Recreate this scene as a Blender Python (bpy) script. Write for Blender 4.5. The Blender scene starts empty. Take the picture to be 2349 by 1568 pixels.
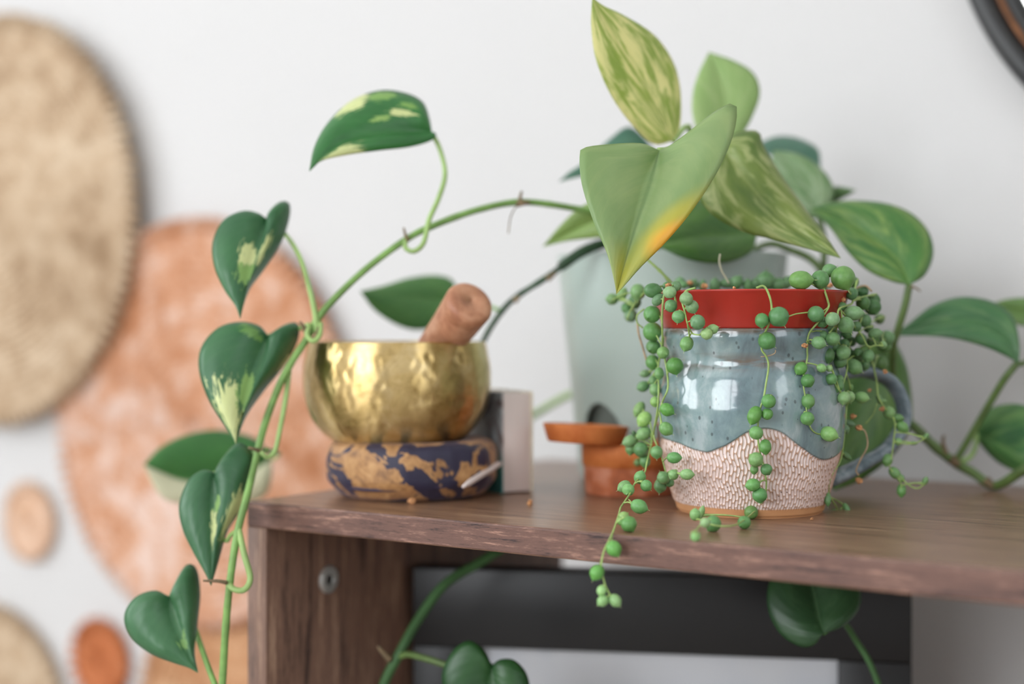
import bpy, math, random
import numpy as np
from mathutils import Vector, Matrix, Quaternion

random.seed(7)
rng = np.random.default_rng(7)
SC = bpy.context.scene
COL = SC.collection

# ------------------------------------------------------------------ camera
H = 0.75            # height of the shelf top above the floor
EYE = 0.10          # camera height above the shelf top
F = 3262.0          # focal length in pixels of the 2349 px wide frame
HOR = 760.0         # horizon row
cam_d = bpy.data.cameras.new('camera')
cam_d.sensor_width = 36.0
cam_d.lens = F / 2349.0 * 36.0
cam_d.shift_y = -(784.0 - HOR) / 2349.0
cam_d.clip_start = 0.02
cam_d.dof.use_dof = True
cam_d.dof.focus_distance = 0.748
cam_d.dof.aperture_fstop = 2.4
cam = bpy.data.objects.new('camera', cam_d)
cam.location = (0, 0, H + EYE)
cam.rotation_euler = (math.radians(90), 0, 0)
COL.objects.link(cam)
SC.camera = cam

# room axes: U runs left along the wall behind the shelf, N points from that wall into the room
U = Vector((-0.835, 0.550, 0)).normalized()
N = Vector((-U.y, U.x, 0))          # perpendicular
if N.y > 0:
    N = -N
W0 = Vector((0.033, 1.192, 0))
ROT_SHELF = math.atan2(-U.y, -U.x)   # local x runs right along the shelf


def room(u, n, z):
    return W0 + U * u + N * n + Vector((0, 0, z))


# ------------------------------------------------------------------ world, lights, exposure
world = bpy.data.worlds.new('daylight')
SC.world = world
world.use_nodes = True
wn = world.node_tree.nodes['Background']
wn.inputs['Color'].default_value = (0.80, 0.88, 1.0, 1)
wn.inputs['Strength'].default_value = 1.0


def area(name, u, n, z, w, h, direction, power, col):
    d = bpy.data.lights.new(name, 'AREA')
    d.shape = 'RECTANGLE'
    d.size = w
    d.size_y = h
    d.energy = power
    d.color = col
    o = bpy.data.objects.new(name, d)
    o.location = room(u, n, z)
    o.rotation_euler = direction.to_track_quat('-Z', 'Z').to_euler()
    COL.objects.link(o)
    return o


area('daylight_front_window', 0.12, 3.47, 1.55, 1.9, 1.5, -N, 50.0, (0.95, 0.975, 1.0))
area('daylight_left_window', 2.27, 2.05, 1.50, 2.1, 1.4, -U, 44.0, (0.95, 0.975, 1.0))
area('daylight_side_window', -1.67, 0.95, 1.30, 0.50, 1.0, U, 3.5, (0.95, 0.975, 1.0))

SC.view_settings.view_transform = 'Standard'
SC.view_settings.look = 'None'
SC.view_settings.gamma = 1.0
SC.view_settings.use_curve_mapping = False
SC.view_settings.exposure = 0.48
SC.cycles.max_bounces = 8
SC.cycles.diffuse_bounces = 5
SC.cycles.transparent_max_bounces = 12
SC.cycles.caustics_reflective = False
SC.cycles.caustics_refractive = False
SC.cycles.use_denoising = True


# ------------------------------------------------------------------ helpers: colour and nodes
def lin(r, g, b):
    def f(c):
        c = c / 255.0
        return c / 12.92 if c <= 0.04045 else ((c + 0.055) / 1.055) ** 2.4
    return (f(r), f(g), f(b), 1.0)


class NT:
    def __init__(self, name):
        self.m = bpy.data.materials.new(name)
        self.m.use_nodes = True
        self.t = self.m.node_tree
        self.b = self.t.nodes['Principled BSDF']
        self.out = self.t.nodes['Material Output']

    def n(self, typ, **kw):
        o = self.t.nodes.new(typ)
        for k, v in kw.items():
            setattr(o, k, v)
        return o

    def put(self, sock, v):
        if isinstance(v, bpy.types.NodeSocket):
            self.t.links.new(v, sock)
        else:
            sock.default_value = v

    def math(self, op, a, b=None, c=None, clamp=False):
        o = self.n('ShaderNodeMath', operation=op)
        o.use_clamp = clamp
        self.put(o.inputs[0], a)
        if b is not None:
            self.put(o.inputs[1], b)
        if c is not None:
            self.put(o.inputs[2], c)
        return o.outputs[0]

    def ramp(self, fac, stops, interp='LINEAR'):
        o = self.n('ShaderNodeValToRGB')
        cr = o.color_ramp
        cr.interpolation = interp
        while len(cr.elements) < len(stops):
            cr.elements.new(0.5)
        for e, (p, c) in zip(cr.elements, stops):
            e.position = p
            e.color = c
        self.put(o.inputs[0], fac)
        return o.outputs[0]

    def mix(self, fac, a, b):
        o = self.n('ShaderNodeMix', data_type='RGBA')
        self.put(o.inputs[0], fac)
        self.put(o.inputs[6], a)
        self.put(o.inputs[7], b)
        return o.outputs[2]

    def step(self, v, lo, hi):
        o = self.n('ShaderNodeMapRange', interpolation_type='SMOOTHSTEP')
        self.put(o.inputs[0], v)
        self.put(o.inputs[1], lo)
        self.put(o.inputs[2], hi)
        return o.outputs[0]

    def noise(self, vec, scale, detail=2.0, rough=0.5, dist=0.0):
        o = self.n('ShaderNodeTexNoise')
        if vec is not None:
            self.put(o.inputs['Vector'], vec)
        self.put(o.inputs['Scale'], scale)
        self.put(o.inputs['Detail'], detail)
        self.put(o.inputs['Roughness'], rough)
        self.put(o.inputs['Distortion'], dist)
        return o.outputs['Fac']

    def coord(self, kind='Object', scale=(1, 1, 1), loc=(0, 0, 0), rot=(0, 0, 0)):
        c = self.n('ShaderNodeTexCoord').outputs[kind]
        m = self.n('ShaderNodeMapping')
        self.put(m.inputs['Vector'], c)
        m.inputs['Scale'].default_value = scale
        m.inputs['Location'].default_value = loc
        m.inputs['Rotation'].default_value = rot
        return m.outputs[0]

    def set(self, **kw):
        for k, v in kw.items():
            self.put(self.b.inputs[k.replace('_', ' ')], v)
        return self

    def bump(self, h, strength=0.3, dist=0.001):
        o = self.n('ShaderNodeBump')
        self.put(o.inputs['Height'], h)
        o.inputs['Strength'].default_value = strength
        o.inputs['Distance'].default_value = dist
        self.put(self.b.inputs['Normal'], o.outputs[0])

    def attr(self, name):
        o = self.n('ShaderNodeAttribute')
        o.attribute_name = name
        return o.outputs['Fac']


def simple(name, col, rough=0.6, var=0.12, scale=40.0, **kw):
    t = NT(name)
    nz = t.noise(t.coord(), scale, 3)
    c2 = tuple(max(0, x * (1 - var)) for x in col[:3]) + (1,)
    c1 = tuple(min(1, x * (1 + var)) for x in col[:3]) + (1,)
    t.set(Base_Color=t.mix(t.step(nz, 0.35, 0.65), c2, c1), Roughness=rough)
    if kw:
        t.set(**kw)
    return t.m


# ------------------------------------------------------------------ helpers: space
def P(x, y, d):
    """the place in the room at distance d (along the view axis) that lies on the ray of photo pixel x, y"""
    return Vector(((x - 1174.5) / F * d, d, H + EYE - (y - HOR) / F * d))


def shelf_depth(y):
    return EYE * F / (y - HOR)


def on_wall(x, y, off):
    """point on the wall (off metres in front of it) on the ray of a photo pixel -> (u, z)"""
    dx = (x - 1174.5) / F
    # solve W0 + U u + N off = (dx*d, d)
    a = np.array([[U.x, -dx], [U.y, -1.0]])
    bb = np.array([-(W0.x + N.x * off), -(W0.y + N.y * off)])
    u, d = np.linalg.solve(a, bb)
    return u, H + EYE - (y - HOR) / F * d, d


# ------------------------------------------------------------------ helpers: objects
def wloc(o):
    v = Vector((0, 0, 0))
    while o is not None:
        v += o.location
        o = o.parent
    return v


def tag(o, label=None, cat=None, group=None, kind=None):
    if label:
        o['label'] = label
    if cat:
        o['category'] = cat
    if group:
        o['group'] = group
    if kind:
        o['kind'] = kind
    return o


def thing(name, label, cat, loc, rotz=0.0, group=None):
    o = bpy.data.objects.new(name, None)
    o.empty_display_size = 0.02
    o.location = loc
    o.rotation_euler = (0, 0, rotz)
    COL.objects.link(o)
    return tag(o, label, cat, group)


def mesh_data(name, verts, faces, mat, smooth=True):
    me = bpy.data.meshes.new(name)
    me.from_pydata([tuple(v) for v in verts], [], faces)
    me.update()
    if smooth:
        me.polygons.foreach_set('use_smooth', [True] * len(me.polygons))
    if mat is not None:
        me.materials.append(mat)
    return me


def mesh(name, verts, faces, mat, parent=None, smooth=True, world=True):
    off = wloc(parent) if (parent is not None and world) else Vector((0, 0, 0))
    me = mesh_data(name, [Vector(v) - off for v in verts], faces, mat, smooth)
    o = bpy.data.objects.new(name, me)
    COL.objects.link(o)
    if parent is not None:
        o.parent = parent
    return o


def catmull(pts, n):
    p = np.array(pts, float)
    if len(p) == 2:
        t = np.linspace(0, 1, n)[:, None]
        return p[0] * (1 - t) + p[1] * t
    pp = np.vstack([2 * p[0] - p[1], p, 2 * p[-1] - p[-2]])
    dense = []
    for i in range(len(p) - 1):
        a, b, c, d = pp[i], pp[i + 1], pp[i + 2], pp[i + 3]
        for t in np.linspace(0, 1, 16, endpoint=False):
            dense.append(0.5 * ((2 * b) + (-a + c) * t + (2 * a - 5 * b + 4 * c - d) * t * t
                                + (-a + 3 * b - 3 * c + d) * t ** 3))
    dense.append(p[-1])
    dense = np.array(dense)
    s = np.r_[0, np.cumsum(np.linalg.norm(np.diff(dense, axis=0), axis=1))]
    q = np.linspace(0, s[-1], n)
    return np.stack([np.interp(q, s, dense[:, k]) for k in range(p.shape[1])], 1)


def tube_geo(pts, radii, sides=8, verts=None, faces=None, flat=1.0, flat_axis=None):
    verts = [] if verts is None else verts
    faces = [] if faces is None else faces
    pts = np.array(pts, float)
    n = len(pts)
    if np.isscalar(radii):
        radii = [radii] * n
    tan = np.gradient(pts, axis=0)
    tan /= np.linalg.norm(tan, axis=1)[:, None] + 1e-12
    ref = np.array(flat_axis if flat_axis is not None else (0.3, 0.9, 0.1), float)
    b0 = len(verts)
    nn = None
    for i in range(n):
        t = tan[i]
        if nn is None:
            nn = ref - t * np.dot(ref, t)
        else:
            nn = nn - t * np.dot(nn, t)
        nn = nn / (np.linalg.norm(nn) + 1e-12)
        bb = np.cross(t, nn)
        for k in range(sides):
            a = 2 * math.pi * k / sides
            verts.append(Vector(pts[i] + radii[i] * (math.cos(a) * nn * flat + math.sin(a) * bb)))
    for i in range(n - 1):
        for k in range(sides):
            k2 = (k + 1) % sides
            faces.append((b0 + i * sides + k, b0 + i * sides + k2, b0 + (i + 1) * sides + k2, b0 + (i + 1) * sides + k))
    faces.append(tuple(b0 + k for k in range(sides))[::-1])
    faces.append(tuple(b0 + (n - 1) * sides + k for k in range(sides)))
    return verts, faces


def px_curve(pts, n=24, j=0.0):
    """control points (x px, y px, depth) -> world polyline"""
    c = catmull(pts, n)
    return [P(a, b, d) for a, b, d in c]


def tube(name, pts, r, mat, parent, n=24, sides=8, taper=1.0, knots=0.0):
    w = px_curve(pts, n)
    rr = [r * (1.18 if name in ('petiole', 'vine_stem') else 1.0) * (1 + (taper - 1) * i / (n - 1)) * (1 + knots * random.uniform(-1, 1)) for i in range(n)]
    v, f = tube_geo(w, rr, sides)
    return mesh(name, v, f, mat, parent)


def lathe_geo(profile, seg, centre, closed_bottom=True, closed_top=False):
    """profile: list of (r, z) from bottom up; centre: Vector"""
    verts, faces = [], []
    for r, z in profile:
        for k in range(seg):
            a = 2 * math.pi * k / seg
            verts.append(Vector((centre.x + r * math.sin(a), centre.y - r * math.cos(a), centre.z + z)))
    m = len(profile)
    for i in range(m - 1):
        for k in range(seg):
            k2 = (k + 1) % seg
            faces.append((i * seg + k, i * seg + k2, (i + 1) * seg + k2, (i + 1) * seg + k))
    if closed_bottom:
        faces.append(tuple(range(seg))[::-1])
    if closed_top:
        faces.append(tuple((m - 1) * seg + k for k in range(seg)))
    return verts, faces


def lathe(name, profile, seg, centre, mat, parent, cb=True, ct=False):
    v, f = lathe_geo(profile, seg, centre, cb, ct)
    return mesh(name, v, f, mat, parent)


def box_geo(a, b, verts=None, faces=None):
    verts = [] if verts is None else verts
    faces = [] if faces is None else faces
    s = len(verts)
    for z in (a[2], b[2]):
        for x, y in ((a[0], a[1]), (b[0], a[1]), (b[0], b[1]), (a[0], b[1])):
            verts.append(Vector((x, y, z)))
    faces += [tuple(s + i for i in q) for q in
              ((0, 3, 2, 1), (4, 5, 6, 7), (0, 1, 5, 4), (1, 2, 6, 5), (2, 3, 7, 6), (3, 0, 4, 7))]
    return verts, faces


def bevel(o, w, seg=3):
    m = o.modifiers.new('edge', 'BEVEL')
    m.width = w
    m.segments = seg
    m.limit_method = 'ANGLE'
    return o


def local_box(name, a, b, mat, parent, bev=0.0, seg=3, smooth=True):
    v, f = box_geo(a, b)
    o = mesh(name, v, f, mat, parent, smooth=smooth and bev > 0, world=False)
    if bev:
        bevel(o, bev, seg)
    return o


def room_box(name, u, n, z, mat, kind='structure', verts=None, faces=None):
    """box given by ranges along the room axes"""
    vs, fs = [], []
    box_geo((u[0], n[0], z[0]), (u[1], n[1], z[1]), vs, fs)
    o = mesh(name, [room(v.x, v.y, v.z) for v in vs], fs, mat, None, smooth=False)
    if kind:
        o['kind'] = kind
    return o


# ------------------------------------------------------------------ materials: setting
def wall_mat():
    t = NT('painted_wall')
    nz = t.noise(t.coord(), 6, 4)
    t.set(Base_Color=t.mix(nz, lin(203, 202, 201), lin(207, 206, 205)), Roughness=0.85)
    t.bump(t.noise(t.coord(), 350, 2), 0.12, 0.0006)
    return t.m


M_WALL = wall_mat()
M_CEIL = simple('ceiling_paint', lin(240, 238, 235), 0.9, 0.02, 5)


def wood_mat(name, scl, dark, mid, light, spec=0.5, rough=0.38, fine=1.0):
    """scl: mapping scale, small along the grain"""
    t = NT(name)
    v = t.coord('Object', scl)
    big = t.noise(v, 3.2, 3, 0.55, 0.6)
    fn = t.noise(v, 14.0, 6, 0.72, 0.25)
    sp = t.noise(v, 55.0, 3, 0.6)
    mixv = t.math('ADD', t.math('MULTIPLY', big, 0.45), t.math('ADD', t.math('MULTIPLY', fn, 0.40), t.math('MULTIPLY', sp, 0.15 * fine)))
    c = t.ramp(mixv, [(0.39, dark), (0.47, mid), (0.53, mid), (0.61, light)])
    t.set(Base_Color=c, Roughness=rough)
    t.b.inputs['Specular IOR Level'].default_value = spec
    t.bump(fn, 0.12, 0.0004)
    return t.m


M_WOOD_TOP = wood_mat('walnut_laminate_top', (3.0, 42, 42), lin(92, 66, 50), lin(134, 102, 80), lin(168, 136, 108), 0.6, 0.30)
M_WOOD_EDGE = wood_mat('walnut_laminate_edge', (7.0, 75, 75), lin(46, 33, 32), lin(104, 75, 65), lin(160, 122, 105), 0.4, 0.42)
M_WOOD_SIDE = wood_mat('walnut_laminate_side', (45, 28, 2.5), lin(74, 56, 49), lin(126, 96, 80), lin(170, 138, 115), 0.4, 0.45)
M_FLOOR = wood_mat('floor_boards', (1.2, 12, 12), lin(168, 160, 152), lin(182, 175, 168), lin(196, 190, 184), 0.4, 0.5)

# ------------------------------------------------------------------ the room
UL, UR, ND, ZC = 2.2, -1.6, 3.4, 2.5
o = room_box('wall_back', (UR - 0.1, UL + 0.1), (-0.10, 0.0), (0, ZC), M_WALL)
room_box('floor', (UR - 0.1, UL + 0.1), (-0.1, ND + 0.1), (-0.06, 0), M_FLOOR)
room_box('ceiling', (UR - 0.1, UL + 0.1), (-0.1, ND + 0.1), (ZC, ZC + 0.06), M_CEIL)


def holed(name, fixed, rng_fixed, a, z, ha, hz, along_u):
    vs, fs = [], []

    def bx(aa, zz):
        if along_u:
            box_geo((aa[0], rng_fixed[0], zz[0]), (aa[1], rng_fixed[1], zz[1]), vs, fs)
        else:
            box_geo((rng_fixed[0], aa[0], zz[0]), (rng_fixed[1], aa[1], zz[1]), vs, fs)
    bx((a[0], ha[0]), z)
    bx((ha[1], a[1]), z)
    bx(ha, (z[0], hz[0]))
    bx(ha, (hz[1], z[1]))
    o = mesh(name, [room(v.x, v.y, v.z) for v in vs], fs, M_WALL, None, smooth=False)
    o['kind'] = 'structure'
    return o


holed('wall_front', None, (ND, ND + 0.1), (UR - 0.1, UL + 0.1), (0, ZC), (-0.83, 1.07), (0.80, 2.30), True)
holed('wall_left', None, (UL, UL + 0.1), (0, ND), (0, ZC), (1.00, 3.10), (0.80, 2.20), False)
holed('wall_right', None, (UR - 0.1, UR), (0, ND), (0, ZC), (0.70, 1.20), (0.80, 1.80), False)
M_FRAMEW = simple('white_window_frame', lin(235, 235, 232), 0.4, 0.02)
vs, fs = [], []
for a, z in (((-0.83, -0.78), (0.8, 2.3)), ((1.02, 1.07), (0.8, 2.3)), ((-0.40, -0.33), (0.8, 2.3)),
             ((-0.83, 1.07), (0.8, 0.85)), ((-0.83, 1.07), (2.25, 2.3)), ((-0.83, -0.33), (1.5, 1.54))):
    box_geo((a[0], ND + 0.01, z[0]), (a[1], ND + 0.05, z[1]), vs, fs)
o = mesh('window_1', [room(v.x, v.y, v.z) for v in vs], fs, M_FRAMEW, None, smooth=False)
o['kind'] = 'structure'
vs, fs = [], []
for a, z in (((0.70, 0.74), (0.8, 1.8)), ((1.16, 1.20), (0.8, 1.8)), ((0.7, 1.2), (0.8, 0.84)), ((0.7, 1.2), (1.76, 1.8))):
    box_geo((UR - 0.06, a[0], z[0]), (UR - 0.02, a[1], z[1]), vs, fs)
o = mesh('window_2', [room(v.x, v.y, v.z) for v in vs], fs, M_FRAMEW, None, smooth=False)
o['kind'] = 'structure'

vs, fs = [], []
for a, z in (((1.0, 1.05), (0.8, 2.2)), ((3.05, 3.1), (0.8, 2.2)), ((2.03, 2.07), (0.8, 2.2)), ((1.0, 3.1), (0.8, 0.85)), ((1.0, 3.1), (2.15, 2.2))):
    box_geo((UL + 0.01, a[0], z[0]), (UL + 0.05, a[1], z[1]), vs, fs)
o = mesh('window_3', [room(v.x, v.y, v.z) for v in vs], fs, M_FRAMEW, None, smooth=False)
o['kind'] = 'structure'

# ------------------------------------------------------------------ shelf unit
DC = shelf_depth(1149)
corner = P(566, 1149, DC)                       # top front left corner of the board
SD = 0.335                                      # depth
SL = 0.95                                       # length
TH = 0.0150
shelf = thing('shelf_unit', 'dark walnut laminate open shelf unit standing against the white wall', 'shelf',
              (corner.x, corner.y, 0), ROT_SHELF)
board = local_box('top_board', (0, 0, H - TH), (SL, SD, H), M_WOOD_TOP, shelf, 0)
board.data.materials.append(M_WOOD_EDGE)
for p in board.data.polygons:
    if abs(p.normal.z) < 0.5:
        p.material_index = 1
bevel(board, 0.0012, 3)
SP = local_box('side_panel', (0, 0.0005, 0), (TH, SD - 0.001, H - TH), M_WOOD_SIDE, shelf, 0.0006, 2)
local_box('side_panel', (SL - TH, 0.0005, 0), (SL, SD - 0.001, H - TH), M_WOOD_SIDE, shelf, 0.0006, 2)
local_box('lower_board', (TH, 0.001, 0.34 - TH), (SL - TH, SD - 0.001, 0.34), M_WOOD_TOP, shelf, 0.0006, 2)
local_box('bottom_board', (TH, 0.001, 0.05), (SL - TH, SD - 0.001, 0.05 + TH), M_WOOD_TOP, shelf, 0.0006, 2)


def shelf_local(w):
    c, s = math.cos(-ROT_SHELF), math.sin(-ROT_SHELF)
    x, y = w.x - corner.x, w.y - corner.y
    return Vector((c * x - s * y, s * x + c * y, w.z))


# screw in the inner face of the left side panel: intersect ray of pixel with the panel
def ray_panel(x, y):
    lo, hi = 0.5, 2.0
    for _ in range(60):
        m = (lo + hi) / 2
        if shelf_local(P(x, y, m)).x > TH:
            lo, hi = (m, hi)
        else:
            lo, hi = (lo, m)
    return lo


# going away from the camera along x=750 the panel is met once
best = min((abs(shelf_local(P(752, 1328, d)).x - TH), d) for d in np.linspace(0.6, 1.4, 4000))
sl = shelf_local(P(752, 1328, best[1]))
M_CHROME = simple('dull_zinc', lin(205, 205, 200), 0.35, 0.05, 200, Metallic=0.6)
M_DARK = simple('dark_recess', lin(40, 38, 36), 0.7)
vv, ff = [], []
for (x0, r0), (x1, r1) in (((0, 0.0085), (0.0012, 0.0085)), ((0.0012, 0.0085), (0.0020, 0.0072)), ((0.0020, 0.0072), (0.0020, 0.0035)),
                           ((0.0020, 0.0035), (0.0006, 0.0030))):
    b0 = len(vv)
    for (x, r) in ((x0, r0), (x1, r1)):
        for k in range(28):
            a = 2 * math.pi * k / 28
            vv.append(Vector((TH + x, sl.y + r * math.cos(a), sl.z + r * math.sin(a))))
    for k in range(28):
        k2 = (k + 1) % 28
        ff.append((b0 + k, b0 + k2, b0 + 28 + k2, b0 + 28 + k))
mesh('screw_fitting', vv, ff, M_CHROME, shelf, world=False)['label'] = 'silver fitting in the left side panel'
vv = [Vector((TH + 0.0008, sl.y + 0.0031 * math.cos(2 * math.pi * k / 16), sl.z + 0.0031 * math.sin(2 * math.pi * k / 16))) for k in range(16)]
mesh('screw_socket', vv, [tuple(range(16))], M_DARK, shelf, world=False)['label'] = 'dark hollow in the silver fitting'


# ------------------------------------------------------------------ woven mats on the wall
def mat_weave(name, c_dark, c_mid, c_light, sc=26.0):
    t = NT(name)
    v = t.coord('Object')
    big = t.math('MULTIPLY_ADD', t.noise(v, sc * 4.2, 3, 0.6, 0.5), 0.55, t.math('MULTIPLY', t.noise(v, sc, 3, 0.6, 0.8), 0.45))
    fine = t.noise(v, 260, 3, 0.7)
    c = t.ramp(t.math('ADD', t.math('MULTIPLY', big, 0.75), t.math('MULTIPLY', fine, 0.25)),
               [(0.40, c_dark), (0.5, c_mid), (0.59, c_light)])
    t.set(Base_Color=c, Roughness=0.9)
    t.bump(fine, 0.5, 0.002)
    return t.m


def wall_mat_disc(name, label, x, y, hh, off, mat, coil=0.008, tufts=0.0, thick=0.012, hang=None, inner=None):
    """coiled grass mat: concentric coils on the wall, hh = half height in photo pixels"""
    u, z, d = on_wall(x, y, off)
    R = hh / F * d
    root = thing(name, label, 'wall mat', room(u, off, z), 0, 'woven mats hanging on the wall')
    seg = 120
    ph = rng.uniform(0, 6.28, 6)
    rings = []
    ncoil = max(3, int(R / coil))
    cw = R / ncoil
    vs, fs = [], []
    rad = []
    for i in range(ncoil):
        for j in range(5):
            fr = j / 5.0
            rad.append(((i + fr) * cw, math.sin(math.pi * fr) * cw * 0.42))
    rad.append((R, 0.0))
    rad = rad[1:]
    for (r, h) in rad:
        for k in range(seg):
            a = 2 * math.pi * k / seg
            wob = 1 + 0.006 * math.sin(3 * a + ph[0]) + 0.004 * math.sin(7 * a + ph[1])
            rr = r * wob
            hh2 = h * (1 + 0.25 * math.sin(k * 2.399 * 3)) + thick - 0.25 * thick * (r / R)
            w = root.location + U * (rr * math.cos(a)) + Vector((0, 0, rr * math.sin(a))) + N * hh2
            vs.append(w)
    m = len(rad)
    for i in range(m - 1):
        for k in range(seg):
            k2 = (k + 1) % seg
            fs.append((i * seg + k, i * seg + k2, (i + 1) * seg + k2, (i + 1) * seg + k))
    fs.append(tuple(range(seg)))
    # rim down to the back
    b0 = len(vs)
    for k in range(seg):
        a = 2 * math.pi * k / seg
        vs.append(root.location + U * (R * 0.985 * math.cos(a)) + Vector((0, 0, R * 0.985 * math.sin(a))))
    for k in range(seg):
        k2 = (k + 1) % seg
        fs.append(((m - 1) * seg + k, (m - 1) * seg + k2, b0 + k2, b0 + k))
    fs.append(tuple(b0 + k for k in range(seg)))
    mesh('coiled_body', vs, fs, mat, root)
    # bound stitches round the edge
    vs, fs = [], []
    nst = int(2 * math.pi * R / 0.012)
    for k in range(nst):
        a = 2 * math.pi * k / nst
        L = cw * 0.9 + tufts * random.uniform(0.3, 1.0)
        p0 = root.location + (U * math.cos(a) + Vector((0, 0, math.sin(a)))) * (R - cw * 0.8) + N * (thick + 0.002)
        p1 = root.location + (U * math.cos(a) + Vector((0, 0, math.sin(a)))) * (R + 0.1 * cw) + N * (thick * 0.8 + 0.003)
        p2 = root.location + (U * math.cos(a + 0.01) + Vector((0, 0, math.sin(a + 0.01)))) * (R + L - cw * 0.6) + N * (thick * 0.4)
        tube_geo(catmull([p0, p1, p2], 5), [0.0035, 0.0042, 0.0042, 0.0035, 0.002], 5, vs, fs)
    o = mesh('edge_binding', vs, fs, mat, root)
    return root


M_MAT1 = mat_weave('pale_seagrass', lin(150, 122, 92), lin(190, 165, 136), lin(212, 192, 166), 9)
M_MAT2 = mat_weave('orange_dyed_grass', lin(180, 120, 80), lin(206, 156, 124), lin(222, 196, 182), 10)
M_MAT3 = mat_weave('peach_grass', lin(208, 168, 136), lin(220, 184, 156), lin(226, 198, 176), 14)
M_MAT4 = mat_weave('rust_grass', lin(160, 86, 42), lin(190, 112, 66), lin(206, 134, 92), 20)
M_MAT5 = mat_weave('tan_grass', lin(176, 124, 84), lin(196, 148, 108), lin(212, 172, 136), 12)
wall_mat_disc('woven_wall_mat', 'large pale straw-coloured round woven mat high on the wall at the left', 2, 508, 455, 0.0165, M_MAT1, 0.009, 0.008, 0.010)
wall_mat_disc('woven_wall_mat', 'large orange-tinted round woven mat on the wall behind the hanging vine', 452, 970, 460, 0.0080, M_MAT2, 0.009, 0.003, 0.006)
wall_mat_disc('woven_wall_mat', 'small pale peach round woven mat on the wall below the large pale one', 76, 1195, 84, 0.001, M_MAT3, 0.007, 0.0, 0.006)
wall_mat_disc('woven_wall_mat', 'small rust-brown round woven mat low on the wall by the lowest vine leaf', 238, 1512, 90, 0.001, M_MAT4, 0.006, 0.0, 0.006)
wall_mat_disc('woven_wall_mat', 'pale straw round woven mat cut off by the bottom left corner of the picture', -6, 1640, 250, 0.001, M_MAT1, 0.009, 0.002, 0.010)
wall_mat_disc('woven_wall_mat', 'tan-brown round woven mat low on the wall, overlapped by the orange-tinted one', 520, 1640, 262, 0.0010, M_MAT5, 0.009, 0.002, 0.0055)

# ------------------------------------------------------------------ round mirror frame at the top right
pts3 = []
for (x, y) in ((2216, 0), (2260, 88), (2349, 203)):
    u, z, d = on_wall(x, y, 0.02)
    pts3.append((u, z))
A = np.array([[2 * (pts3[1][0] - pts3[0][0]), 2 * (pts3[1][1] - pts3[0][1])],
              [2 * (pts3[2][0] - pts3[0][0]), 2 * (pts3[2][1] - pts3[0][1])]])
bv = np.array([pts3[i][0] ** 2 + pts3[i][1] ** 2 - pts3[0][0] ** 2 - pts3[0][1] ** 2 for i in (1, 2)])
cu, cz = np.linalg.solve(A, bv)
RM = math.hypot(pts3[0][0] - cu, pts3[0][1] - cz)
mirror = thing('round_mirror', 'round dark framed mirror with a brown inner ring at the top right', 'mirror', room(cu, 0, cz))
M_BLACK = simple('black_lacquer', lin(44, 45, 45), 0.42, 0.1)
M_BRONZE = simple('brown_bronze_ring', lin(128, 84, 52), 0.45, 0.25, 60, Metallic=0.3)


def ring(name, prof, mat, parent):
    vs, fs = [], []
    seg = 144
    m = len(prof)
    for r, h in prof:
        for k in range(seg):
            a = 2 * math.pi * k / seg
            vs.append(room(cu, 0, cz) + (U * math.cos(a) + Vector((0, 0, math.sin(a)))) * r + N * h)
    for i in range(m):
        i2 = (i + 1) % m
        for k in range(seg):
            k2 = (k + 1) % seg
            fs.append((i * seg + k, i * seg + k2, i2 * seg + k2, i2 * seg + k))
    return mesh(name, vs, fs, mat, parent)


pm = 1.0 / F * on_wall(2300, 60, 0.02)[2]     # metres per pixel there
ring('outer_frame', [(RM, 0.0), (RM, 0.012), (RM - 8 * pm, 0.020), (RM - 26 * pm, 0.024), (RM - 45 * pm, 0.022), (RM - 58 * pm, 0.013), (RM - 58 * pm, 0.0)], M_BLACK, mirror)
ring('brown_ring', [(RM - 58.2 * pm, 0.0), (RM - 58.2 * pm, 0.014), (RM - 64 * pm, 0.018), (RM - 72 * pm, 0.014), (RM - 72 * pm, 0.0)], M_BRONZE, mirror)
ring('inner_frame', [(RM - 72.2 * pm, 0.0), (RM - 72.2 * pm, 0.013), (RM - 85 * pm, 0.012), (RM - 105 * pm, 0.008), (RM - 105 * pm, 0.0)], M_BLACK, mirror)
t = NT('mirror_glass')
t.set(Base_Color=(0.85, 0.84, 0.8, 1), Metallic=1.0, Roughness=0.03)
vs = [room(cu, 0.004, cz) + (U * math.cos(2 * math.pi * k / 96) + Vector((0, 0, math.sin(2 * math.pi * k / 96)))) * (RM - 104 * pm) for k in range(96)]
mesh('mirror_glass', vs, [tuple(range(96))], t.m, mirror, smooth=False)

# ------------------------------------------------------------------ picture frame under the shelf
FL = P(947, 1400, 0.935)
FRr = P(2092, 1400, 0.885)
dirf = Vector((FRr.x - FL.x, FRr.y - FL.y, 0))
FW = dirf.length
dirf.normalize()
rotf = math.atan2(dirf.y, dirf.x)
ztop = P(1400, 1313, 0.915).z
frame = thing('picture_frame', 'black picture frame with a pale print standing inside the shelf unit', 'picture frame', (FL.x, FL.y, 0.34), rotf)
fh = ztop - 0.34
bw = 0.0445
bwt = 0.0512
M_FBLACK = simple('black_frame_gloss', lin(11, 11, 13), 0.40, 0.06)
for nm, a, b in (('frame_rail', (0, 0, 0), (FW, 0.02, bw)), ('frame_rail', (0, 0, fh - bwt), (FW, 0.02, fh)),
                 ('frame_stile', (0, 0, bw), (bw, 0.02, fh - bwt)), ('frame_stile', (FW - bw, 0, bw), (FW, 0.02, fh - bwt))):
    local_box(nm, a, b, M_FBLACK, frame, 0.0008, 2)
t = NT('pale_print')
v = t.coord('Object', (1, 1, 1))
nz = t.noise(v, 9, 2, 0.4, 0.6)
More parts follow.
